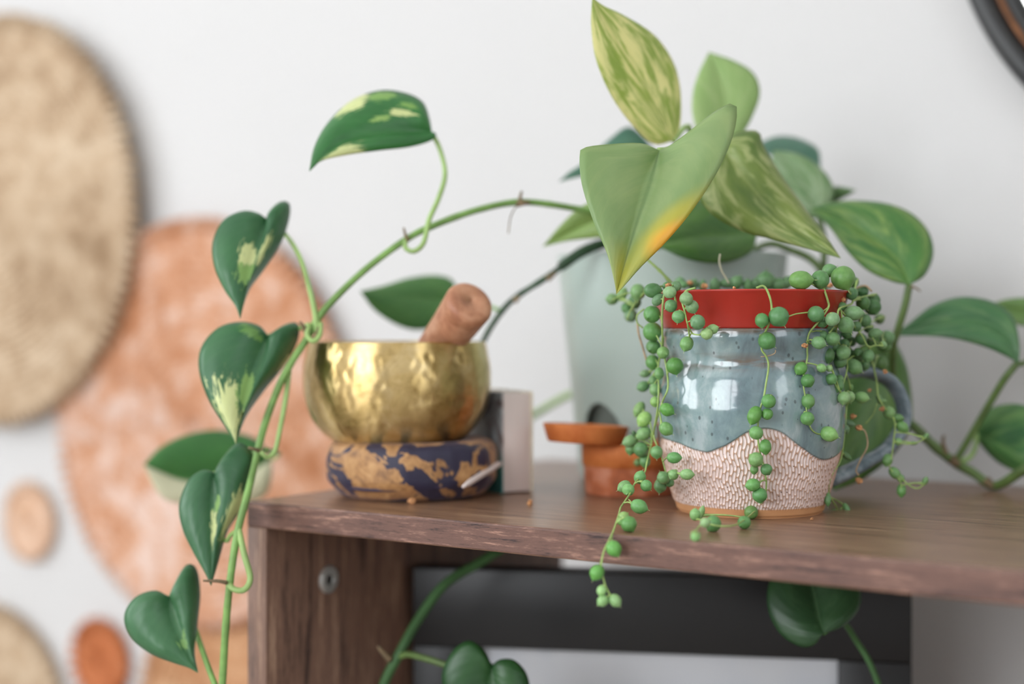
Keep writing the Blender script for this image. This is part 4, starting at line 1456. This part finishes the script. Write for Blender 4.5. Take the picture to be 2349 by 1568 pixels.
def pearl_material():
    t = NT('bead_leaf')
    oi = t.n('ShaderNodeObjectInfo')
    v = t.coord('Object')
    nz = t.noise(v, 2.2, 3)
    dk = t.n('ShaderNodeMix', data_type='RGBA', blend_type='MULTIPLY')
    dk.inputs[0].default_value = 1.0
    t.put(dk.inputs[6], oi.outputs['Color'])
    dk.inputs[7].default_value = (0.80, 0.86, 0.80, 1)
    col = t.mix(t.step(nz, 0.35, 0.65), dk.outputs[2], oi.outputs['Color'])
    # stem end and tip a little paler
    sp = t.n('ShaderNodeSeparateXYZ')
    t.put(sp.inputs[0], t.n('ShaderNodeTexCoord').outputs['Object'])
    tip = t.step(sp.outputs['X'], 1.02, 1.25)
    col = t.mix(t.math('MULTIPLY', tip, 0.7), col, lin(190, 186, 140))
    t.set(Base_Color=col, Roughness=0.42)
    t.b.inputs['Subsurface Weight'].default_value = 0.35
    t.b.inputs['Subsurface Radius'].default_value = (0.4, 0.9, 0.25)
    t.b.inputs['Subsurface Scale'].default_value = 0.003
    return t.m


M_PEARL = pearl_material()


def pearl_mesh(name, tipl, seg=18, flat=1.0):
    prof = []
    for x in np.linspace(-1, 1, 17):
        r = math.sqrt(max(0, 1 - x * x))
        if x > 0.55:
            f = (x - 0.55) / 0.45
            r = r * (1 - 0.35 * f) + 0.0
        prof.append((x * (1 if x < 0.55 else 1 + (tipl * 0.4) * (x - 0.55)), max(r, 0.03)))
    prof.append((1 + tipl * 0.5, 0.045))
    prof.append((1 + tipl, 0.008))
    vs, fs = [], []
    for x, r in prof:
        for k in range(seg):
            a = 2 * math.pi * k / seg
            vs.append((x, r * math.cos(a), r * math.sin(a) * flat))
    m = len(prof)
    for i in range(m - 1):
        for k in range(seg):
            k2 = (k + 1) % seg
            fs.append((i * seg + k, (i + 1) * seg + k, (i + 1) * seg + k2, i * seg + k2))
    fs.append(tuple(range(seg)))
    return mesh_data(name, vs, fs, M_PEARL)


PM_ROUND = pearl_mesh('bead_round', 0.10)
PM_TIP = pearl_mesh('bead_pointed', 0.34)

SCL = {'a': (1380, 620, 5.227), 'b': (1380, 900, 5.227), 'c': (1780, 580, 5.227), 'd': (1820, 840, 4.2375), 'e': (1540, 640, 3.733), 'f': (1320, 1060, 3.915)}
G, GP, GD = (98, 148, 90), (150, 186, 124), (78, 126, 70)
# crop, x, y, r, elongation, tip angle (image, degrees, y down) or None, colour, depth offset from the mug surface (None = auto)
PL = [
 ('a', 125, 345, 65, 1.1, 180, (120, 160, 98), .03), ('a', 245, 280, 62, 1.25, -60, (126, 162, 98), .028), ('a', 435, 260, 84, 1.15, 90, (112, 154, 92), .012), ('a', 300, 450, 62, 1, None, G, .03),
 ('a', 350, 540, 76, 1, None, (118, 156, 112), .03), ('a', 400, 375, 70, 1.2, 80, G, .025), ('a', 615, 240, 84, 1.22, 0, (88, 140, 82), -.004), ('a', 675, 350, 58, 1.4, -50, (104, 144, 100), -.004),
 ('a', 605, 525, 97, 1, None, (88, 144, 74), 0), ('a', 610, 735, 107, 1, None, (92, 148, 74), 0), ('a', 620, 915, 82, 1, None, (92, 146, 76), 0), ('a', 612, 1100, 80, 1.1, 90, (96, 150, 76), 0),
 ('a', 738, 985, 70, 1, None, (122, 166, 94), -.004), ('a', 878, 1145, 97, 1, 80, (84, 142, 62), .0), ('a', 690, 1235, 55, 1.3, 90, (110, 158, 90), 0), ('a', 525, 1235, 45, 1.5, 170, (128, 164, 112), .012),
 ('a', 500, 1390, 60, 1.3, 160, (108, 154, 98), .012), ('a', 640, 1430, 62, 1.2, 90, (120, 162, 100), .008), ('a', 620, 1320, 50, 1.3, 90, (110, 154, 92), .01),
 ('a', 815, 262, 68, 1.15, 180, (134, 170, 118), -.012), ('a', 830, 425, 72, 1, 150, (104, 154, 96), -.008), ('a', 920, 555, 73, 1, 100, (106, 158, 96), -.010), ('a', 1015, 340, 75, 1, None, (132, 168, 114), -.012),
 ('a', 1085, 435, 74, 1.05, 70, (122, 160, 106), -.007), ('a', 1150, 620, 86, 1, None, (106, 152, 102), -.010), ('a', 1330, 705, 58, 1.2, -20, (138, 176, 112), -.008), ('a', 1260, 760, 68, 1, None, (152, 188, 118), -.012),
 ('a', 1020, 880, 76, 1.15, 110, (114, 162, 92), -.008), ('a', 890, 190, 62, 1, None, (112, 152, 104), .01), ('a', 780, 190, 50, 1, None, G, .012), ('a', 990, 175, 40, 1.2, 0, G, .03),
 ('b', 640, 110, 55, 1.1, 90, (140, 182, 98), -.003), ('b', 450, 200, 60, 1.6, 120, (128, 164, 96), .012), ('b', 785, 205, 72, 1.2, 30, (96, 158, 68), 0), ('b', 510, 320, 78, 1.25, 130, (146, 186, 98), -.004),
 ('b', 775, 435, 74, 1.15, 40, (112, 162, 88), -.004), ('b', 505, 490, 72, 1.3, 150, (130, 172, 108), -.004), ('b', 345, 580, 68, 1.4, 160, (132, 174, 114), .002), ('b', 388, 490, 24, 1.6, -120, (86, 122, 80), .0),
 ('b', 475, 685, 84, 1.05, None, (96, 148, 88), -.006), ('b', 350, 670, 62, 1.2, 100, (112, 158, 92), .004), ('b', 660, 715, 70, 1.05, 90, (108, 156, 94), -.004), ('b', 520, 820, 62, 1.25, 90, (100, 152, 86), -.004),
 ('b', 430, 840, 42, 1.1, None, (110, 148, 86), .03), ('b', 870, 780, 64, 1.32, 0, (96, 152, 84), -.006), ('b', 460, 1015, 66, 1.2, -70, (108, 164, 94), None), ('b', 535, 1115, 66, 1, 45, (106, 162, 92), None),
 ('b', 270, 1125, 64, 1.3, 150, (122, 170, 102), None), ('b', 320, 1165, 70, 1, None, (114, 168, 96), None), ('b', 740, 1020, 72, 1.05, -120, (118, 164, 104), -.008), ('b', 705, 1115, 72, 1.15, 100, (110, 158, 98), -.010),
 ('b', 860, 985, 60, 1, None, (132, 176, 110), -.008), ('b', 1025, 980, 62, 1.3, 0, (136, 178, 112), -.008), ('b', 450, 1365, 80, 1.25, 20, (104, 162, 90), None), ('b', 820, 1080, 50, 1, None, G, -.002),
 ('f', 345, 775, 64, 1.12, 60, (96, 160, 70), None), ('f', 193, 990, 60, 1.15, 120, (98, 166, 70), None), ('f', 235, 1150, 42, 1.1, 110, (142, 184, 114), None), ('f', 245, 1243, 46, 1.15, 140, (140, 184, 114), None),
 ('f', 358, 1240, 50, 1.2, 50, (146, 188, 120), None), ('f', 480, 555, 68, 1, 60, (98, 158, 78), None), ('f', 435, 490, 46, 1, None, (142, 178, 98), None), ('f', 410, 530, 36, 1, None, (120, 166, 88), None),
 ('e', 775, 353, 55, 1.1, 90, (84, 142, 76), -.004), ('e', 920, 322, 82, 1, 60, (80, 132, 78), -.004), ('e', 820, 528, 71, 1.02, 40, (82, 136, 74), -.004), ('e', 833, 1045, 58, 1, None, (90, 146, 74), -.006),
 ('e', 712, 1165, 56, 1.42, 115, (92, 148, 64), -.004), ('e', 820, 1155, 46, 1.1, None, (94, 150, 72), -.004), ('e', 725, 1315, 54, 1.08, 200, (110, 162, 90), -.006), ('e', 805, 1435, 48, 1.3, 90, (98, 156, 74), -.006),
 ('e', 725, 1545, 60, 1.0, None, (124, 168, 98), -.008), ('f', 1605, 65, 34, 1.2, 100, (104, 152, 80), -.006), ('f', 1715, 65, 50, 1, None, (96, 152, 88), -.006),
 ('f', 1592, 202, 54, 1.18, 170, (102, 160, 84), -.006), ('f', 1655, 295, 63, 1.02, 90, (92, 152, 84), -.006), ('f', 1578, 450, 58, 1.05, None, (110, 154, 78), 'S'), ('f', 1515, 540, 56, 1.02, None, (92, 144, 78), 'S'),
 ('f', 1235, 552, 68, 1.05, None, (96, 150, 84), 'S'), ('f', 1165, 542, 44, 1.0, 160, (150, 186, 126), 'T'), ('f', 1075, 468, 46, 1.15, -90, (128, 172, 104), 'T'), ('f', 1130, 450, 28, 2.2, -75, (138, 178, 108), 'T'),
 ('f', 1080, 665, 43, 1, None, (122, 170, 100), 'S'),
 ('e', 1108, 765, 50, 1.15, 130, (94, 148, 68), -.003), ('e', 1168, 870, 55, 1, None, (90, 148, 76), -.005), ('e', 1170, 1045, 55, 1.1, 90, (104, 152, 84), -.002), ('e', 1165, 1193, 56, 1, 70, (106, 164, 88), -.006),
 ('e', 1350, 1325, 60, 1.22, 20, (128, 176, 98), -.006),
 ('c', 300, 325, 105, 1.3, 0, (108, 158, 74), .004), ('c', 530, 320, 102, 1.05, None, (88, 138, 76), .002), ('c', 640, 210, 76, 1.1, -30, (98, 144, 86), .012), ('c', 805, 300, 135, 1.02, 70, (98, 144, 70), -.002),
 ('c', 925, 350, 62, 1.1, None, (82, 128, 68), .012), ('c', 1035, 460, 74, 1, None, (72, 122, 68), .004), ('c', 910, 490, 70, 1, None, (88, 136, 84), -.004), ('c', 1045, 600, 80, 1, 60, (84, 134, 68), -.006),
 ('c', 1170, 565, 76, 1, None, (76, 120, 64), .006), ('c', 1160, 650, 95, 1, None, (68, 114, 60), .002), ('c', 478, 733, 92, 1.02, None, (88, 138, 84), -.004), ('c', 555, 830, 64, 1, None, (86, 134, 78), -.002),
 ('c', 678, 795, 82, 1, None, (122, 160, 112), -.014), ('c', 930, 722, 84, 1.35, 0, (118, 158, 106), -.014), ('c', 840, 865, 90, 1.1, 60, (108, 152, 96), -.014), ('c', 960, 880, 62, 1, None, (92, 138, 84), -.004),
 ('c', 1065, 810, 74, 1, None, (98, 142, 90), -.004), ('c', 1190, 965, 60, 1.35, -10, (114, 156, 102), -.008), ('c', 1283, 1102, 45, 1.05, None, (126, 166, 110), -.008), ('c', 1330, 1020, 88, 1, None, (102, 144, 92), .03),
 ('c', 1300, 1110, 82, 1, None, (88, 130, 70), .032), ('c', 650, 920, 60, 1, None, (86, 132, 78), -.003), ('c', 560, 990, 60, 1, None, (90, 136, 84), -.002), ('c', 683, 1030, 80, 1, None, (106, 150, 94), -.010),
 ('c', 512, 1075, 72, 1.15, 20, (112, 156, 102), -.012), ('c', 625, 1225, 74, 1.25, 90, (76, 120, 64), -.001), ('c', 803, 1195, 84, 1.02, None, (112, 154, 98), -.014), ('c', 765, 1300, 78, 1, None, (98, 144, 86), -.006),
 ('c', 935, 1365, 84, 1.2, 35, (108, 152, 92), -.012), ('c', 985, 1195, 58, 1, None, (98, 142, 86), -.004), ('c', 1105, 1235, 68, 1.15, 100, (108, 152, 98), -.008), ('c', 1020, 1030, 64, 1.1, None, (92, 138, 82), -.002),
 ('c', 545, 1378, 50, 1.2, 200, (128, 172, 104), -.010), ('c', 638, 1382, 40, 1, None, (140, 180, 116), -.012), ('c', 665, 1512, 66, 1.02, None, (98, 150, 86), -.006), ('c', 760, 1525, 52, 1.2, 90, (104, 150, 86), -.006),
 ('c', 1240, 1320, 92, 1, None, (96, 136, 70), .034), ('c', 850, 965, 64, 1, None, (84, 130, 74), -.001), ('c', 980, 1265, 60, 1, None, (84, 128, 72), 0), ('c', 700, 1125, 62, 1, None, (82, 128, 74), -.001),
 ('c', 1110, 905, 55, 1, None, (84, 126, 72), .006), ('c', 900, 1060, 60, 1, None, (78, 120, 68), .004), ('c', 1140, 1060, 55, 1, None, (84, 128, 72), .012), ('c', 820, 1090, 60, 1, None, (80, 126, 70), .0),
 ('c', 1240, 790, 60, 1, None, (112, 142, 88), .03), ('c', 880, 1200, 55, 1, None, (80, 126, 70), .0), ('c', 1060, 1350, 60, 1, None, (84, 126, 74), .010), ('c', 790, 640, 50, 1.2, 0, (90, 138, 80), .0),
 ('d', 490, 308, 58, 1.08, 100, (136, 176, 112), -.010), ('d', 545, 296, 52, 1, 80, (142, 182, 116), -.012), ('d', 663, 303, 54, 1.25, 10, (134, 180, 106), -.012), ('d', 560, 208, 20, 1.7, -85, (130, 176, 96), -.008),
 ('d', 930, 450, 54, 1.2, 60, (118, 158, 92), .02), ('d', 1058, 588, 50, 1.3, 40, (108, 156, 84), .02), ('d', 1020, 732, 35, 1.05, 0, (122, 164, 98), .02), ('d', 915, 910, 46, 1.35, 110, (110, 156, 88), .02),
 ('d', 985, 1035, 46, 1.4, 50, (112, 158, 90), .02), ('d', 1042, 1085, 34, 1.2, 60, (102, 148, 82), .02), ('d', 1050, 1205, 42, 1.5, 95, (96, 148, 76), .02), ('d', 1165, 745, 18, 2.2, 0, (110, 152, 88), .02),
 ('d', 1280, 1115, 26, 1.7, -70, (110, 148, 90), .02), ('d', 1290, 680, 22, 1.6, -60, (108, 148, 88), .02), ('d', 535, 552, 30, 2.1, 15, (102, 136, 98), .004), ('d', 500, 605, 40, 1.2, 60, (98, 132, 92), .006),
 ('d', 332, 1290, 32, 2.0, 90, (94, 138, 82), -.002), ('d', 518, 1385, 28, 2.1, 65, (96, 142, 86), -.002), ('d', 388, 1412, 26, 1.3, 170, (112, 150, 100), -.002), ('d', 463, 1422, 22, 1.5, 70, (112, 150, 100), -.002),
 ('d', 443, 1492, 20, 1.7, 90, (104, 144, 94), -.002), ('d', 512, 870, 28, 2.0, 35, (98, 138, 82), -.001), ('d', 430, 185, 56, 1.2, None, (94, 142, 84), -.003), ('d', 1020, 500, 36, 1.4, 10, (100, 146, 80), .022),
 ('d', 830, 310, 26, 1.5, 60, (112, 148, 92), .024), ('d', 860, 340, 24, 1.8, -10, (116, 154, 90), .024),
]
# low foliage of beads behind the rim
for (x, y, r, e) in ((1640, 655, 13, 1.4), (1668, 650, 11, 1.6), (1690, 648, 15, 1.2), (1715, 655, 11, 1.5), (1735, 650, 12, 1.4), (1757, 643, 22, 1.0), (1785, 652, 16, 1.2), (1805, 648, 13, 1.3), (1612, 655, 10, 1.4), (1590, 652, 12, 1.1), (1560, 648, 13, 1.0)):
    PL.append(('p', x, y, r, e, random.choice((-90, -60, -120, 0)), (106, 150, 98), 'B'))


def mug_front(x, y, extra=0.0008):
    """distance at which a bead of radius extra touches the mug / pot surface on the ray of a pixel"""
    dx = (x - 1720) * MPX * 0.97
    if y < 752:
        r = 0.0555
    else:
        r = float(mug_r(EYE - (y - HOR) / F * 0.76)) + 0.0007
    r += extra
    return 0.80 - (math.sqrt(r * r - dx * dx) if abs(dx) < r else 0.0)


def edge_strand_depth(y):
    return float(np.interp(y, [1040, 1090, 1120, 1160, 1195, 1225, 1260, 1300, 1400], [.775, .765, .750, .735, .712, .700, .695, .690, .688]))


STR = {
 'left strand': [(1545, 660), (1525, 672), (1519, 720), (1519, 790), (1510, 840), (1511, 890), (1508, 940), (1500, 985), (1494, 1020), (1484, 1060), (1478, 1085), (1458, 1105), (1445, 1132), (1424, 1163), (1420, 1178), (1405, 1222), (1386, 1262), (1380, 1298), (1388, 1340), (1402, 1368)],
 'left side strand': [(1522, 772), (1521, 800), (1530, 850), (1532, 890), (1520, 920), (1506, 965), (1500, 1000), (1515, 1040), (1524, 1070), (1528, 1085)],
 'far left strand': [(1530, 655), (1490, 662), (1462, 690), (1445, 715)],
 'front left strand': [(1595, 660), (1573, 668), (1565, 690), (1571, 715), (1577, 742), (1588, 764), (1605, 768)],
 'front middle strand': [(1735, 660), (1752, 656), (1764, 676), (1770, 705), (1765, 740), (1752, 770), (1747, 800), (1758, 818), (1763, 840), (1757, 880), (1752, 910), (1742, 945), (1738, 990), (1742, 1030), (1752, 1070), (1758, 1110), (1752, 1145), (1738, 1165), (1712, 1188), (1685, 1204), (1650, 1206), (1615, 1200), (1598, 1214), (1597, 1228)],
 'right front strand': [(1890, 662), (1899, 690), (1900, 705), (1880, 735), (1856, 765), (1852, 800), (1852, 820), (1846, 850), (1843, 880), (1848, 915), (1851, 950), (1858, 978), (1870, 992), (1885, 996)],
 'right cluster strand': [(1950, 670), (1955, 695), (1925, 708), (1922, 735), (1918, 760), (1926, 790), (1938, 815), (1944, 840), (1936, 875), (1928, 900), (1935, 910)],
 'right inner strand': [(1925, 708), (1945, 730), (1965, 755), (1978, 770), (1988, 790), (1996, 795), (2008, 792), (2025, 793)],
 'far right strand': [(1965, 690), (1990, 740), (1995, 800), (2010, 870), (2015, 910), (2030, 935), (2052, 965), (2050, 1010), (2045, 1050), (2040, 1070), (2055, 1090), (2066, 1105), (2068, 1125)],
 'lower right strand': [(1942, 930), (1936, 1000), (1928, 1055), (1910, 1085), (1901, 1115), (1905, 1140), (1920, 1165), (1925, 1185)],
}
EXTRA = [
 ('left strand', [(1386, 1262), (1378, 1290), (1370, 1310)]), ('left strand', [(1388, 1335), (1382, 1350)]), ('left strand', [(1388, 1340), (1384, 1372)]), ('left strand', [(1442, 1145), (1452, 1155)]),
 ('left strand', [(1405, 1222), (1402, 1245)]), ('front left strand', [(1577, 745), (1581, 768), (1579, 782)]),
 ('right front strand', [(1900, 705), (1885, 715)]), ('right front strand', [(1850, 782), (1862, 788)]), ('right front strand', [(1803, 728), (1825, 720), (1855, 716)]),
 ('far left strand', [(1500, 660), (1470, 668), (1440, 672), (1422, 678), (1404, 688)]), ('far left strand', [(1462, 690), (1446, 712), (1438, 735)]),
 ('far right strand', [(2062, 1090), (2085, 1112), (2105, 1120), (2122, 1108)]), ('far right strand', [(2052, 1012), (2080, 1018), (2105, 1014), (2124, 1003)]),
 ('far right strand', [(2012, 925), (2003, 950), (1985, 972)]), ('lower right strand', [(1905, 1140), (1925, 1150), (1940, 1162)]),
]
M_STRAND = simple('bead_strand_green', lin(150, 176, 100), 0.5, 0.15, 200)
M_TWIG = simple('dry_strand', lin(172, 148, 118), 0.7, 0.2, 200)


def strand_depth(nm, x, y):
    if nm == 'left strand' and y > 1040:
        return edge_strand_depth(y)
    if nm == 'front middle strand' and y > 1160:
        return shelf_depth(y + 22)
    off = {'left strand': -.006, 'left side strand': -.004, 'far left strand': .012, 'front left strand': -.011, 'front middle strand': -.005, 'right front strand': -.006,
           'right cluster strand': -.014, 'right inner strand': -.012, 'far right strand': .012, 'lower right strand': -.002}[nm]
    d = mug_front(x, y) + off
    if nm == 'far right strand':
        d = 0.800 + (0.012 if y < 900 else 0.006)
    if nm == 'front middle strand' and y > 1120:
        d = min(d, shelf_depth(y + 24))
    return d


strand_obj = {}
strand_geo = {}
for nm, pts in STR.items():
    p3 = [(x, y, strand_depth(nm, x, y)) for x, y in pts]
    n = len(p3) * 6
    w = px_curve(p3, n)
    v_, f_ = tube_geo(w, [0.00062 * (1 - 0.35 * i / n) for i in range(n)], 7)
    strand_geo[nm] = [v_, f_, w, catmull([(a, b, 0) for a, b in pts], n)]
for nm, pts in EXTRA:
    p3 = [(x, y, strand_depth(nm, x, y)) for x, y in pts]
    tube_geo(px_curve(p3, 10), 0.0004, 6, strand_geo[nm][0], strand_geo[nm][1])

placed = []
for (cr, x, y, r, el, ang, colr, off) in PL:
    if cr == 'p':
        X_, Y_, R_ = x, y, r
    else:
        ox, oy, s = SCL[cr]
        X_, Y_, R_ = ox + x / s, oy + y / s, r / s * 1.08
    if cr == 'f' and X_ < 1500 or (cr == 'b' and off is None):
        best_nm = 'left strand'
    else:
        cand = list(STR)
        best_nm = min(cand, key=lambda k: np.min(np.hypot(strand_geo[k][3][:, 0] - X_, strand_geo[k][3][:, 1] - Y_)) + (0 if not (k == 'far right strand' and not (isinstance(off, float) and off >= .02)) else 40))
    rm0 = R_ / F * 0.76
    if off is None:
        D = edge_strand_depth(Y_)
    elif off == 'S':
        D = shelf_depth(Y_ + R_ * 0.96)
    elif off == 'T':
        D = shelf_depth(Y_ + R_ + 22)
    elif off == 'B':
        D = 0.835
    else:
        D = mug_front(X_, Y_, rm0) + off
        if off >= 0.02:
            D = 0.80 + off
            if X_ > 1900 and Y_ > 840:
                D = 0.808
    rm = R_ / F * D
    c = P(X_, Y_, D)
    if ang is None:
        a = random.uniform(20, 160)
        dirv = Vector((math.cos(math.radians(a)), random.uniform(-1.2, 0.6), -math.sin(math.radians(a)))).normalized()
        dm_ = PM_ROUND
    else:
        dirv = Vector((math.cos(math.radians(ang)), -0.25, -math.sin(math.radians(ang)))).normalized()
        dm_ = PM_TIP
    placed.append((best_nm, c, rm, el, dirv, dm_, colr))
    # stalk from the strand to the bead
    vgeo = strand_geo[best_nm]
    wpts = vgeo[2]
    j = min(range(len(wpts)), key=lambda q: (wpts[q] - c).length)
    dist = (wpts[j] - c).length
    if dist < 0.060:
        a0 = wpts[j]
        b0 = c - dirv * rm * 0.9
        mid = (a0 + b0) / 2 + Vector((0, 0, 0.0008))
        tube_geo(catmull([a0, mid, b0], 7), [0.0004, 0.0004, 0.0004, 0.00045, 0.0005, 0.0007, 0.0010], 6, vgeo[0], vgeo[1])

for nm in STR:
    v_, f_ = strand_geo[nm][:2]
    o = mesh('strand', v_, f_, M_STRAND, pearls)
    strand_obj[nm] = o
ro = wloc(pearls)
for (nm, c, rm, el, dirv, dm_, colr) in placed:
    o = bpy.data.objects.new('bead_leaf', dm_)
    COL.objects.link(o)
    o.parent = strand_obj[nm]
    o.location = c - ro
    o.rotation_mode = 'QUATERNION'
    o.rotation_quaternion = dirv.to_track_quat('X', 'Z')
    o.scale = (rm * el, rm, rm)
    k = random.uniform(0.94, 1.06)
    gm = sum(colr) / 3
    o.color = lin(*[min(255, (v * 0.86 + gm * 0.14) * k * 1.05) for v in colr])

# dried flowers, bare twig and roots of the succulent
for i, (x, y, d, r) in enumerate(((1533, 655, .752, .0016), (1615, 656, .80, .0020), (1583, 648, .83, .0018), (1684, 660, .752, .0010), (1934, 686, .772, .0016), (1846, 792, .748, .0016),
                                  (1957, 955, .795, .0018), (1971, 981, .795, .0020), (2024, 938, .80, .0018), (1971, 1102, .80, .0022), (2030, 852, .80, .0014), (1994, 895, .81, .0012), (1905, 655, .79, .0016))):
    crumple('dried_flower', P(x, y, d), r, pearls, 40 + i)
tube('dry_strand', [(1483, 593, .80), (1500, 608, .80), (1520, 627, .80), (1542, 652, .80)], 0.0008, M_STRAND, pearls, 16, 7, 1.3, 0.25)
tube('dry_strand', [(1652, 582, .80), (1650, 600, .80), (1656, 622, .80), (1664, 635, .80), (1672, 650, .80)], 0.0006, simple('white_root', lin(200, 198, 170), 0.7), pearls, 16, 6)
tube('dry_strand', [(1478, 708, .79), (1462, 722, .79), (1462, 740, .79), (1475, 752, .79)], 0.0005, M_STRAND, pearls, 16, 6)
tube('dry_strand', [(1462, 740, .80), (1465, 765, .80), (1474, 795, .80), (1484, 830, .80)], 0.0006, M_TWIG, pearls, 16, 6)
tube('dry_strand', [(1971, 981, .795), (1985, 990, .795), (1990, 1022, .795), (1975, 1052, .795), (1964, 1078, .795), (1970, 1090, .795)], 0.0005, M_TWIG, pearls, 24, 6)
tube('dry_strand', [(1745, 818, .748), (1762, 816, .747), (1777, 810, .747), (1779, 802, .747)], 0.0003, M_TWIG, pearls, 16, 6)
tube('dry_strand', [(1965, 600 + 60, .80), (1985, 655, .80), (2000, 668, .80)], 0.0006, M_TWIG, pearls, 12, 6)
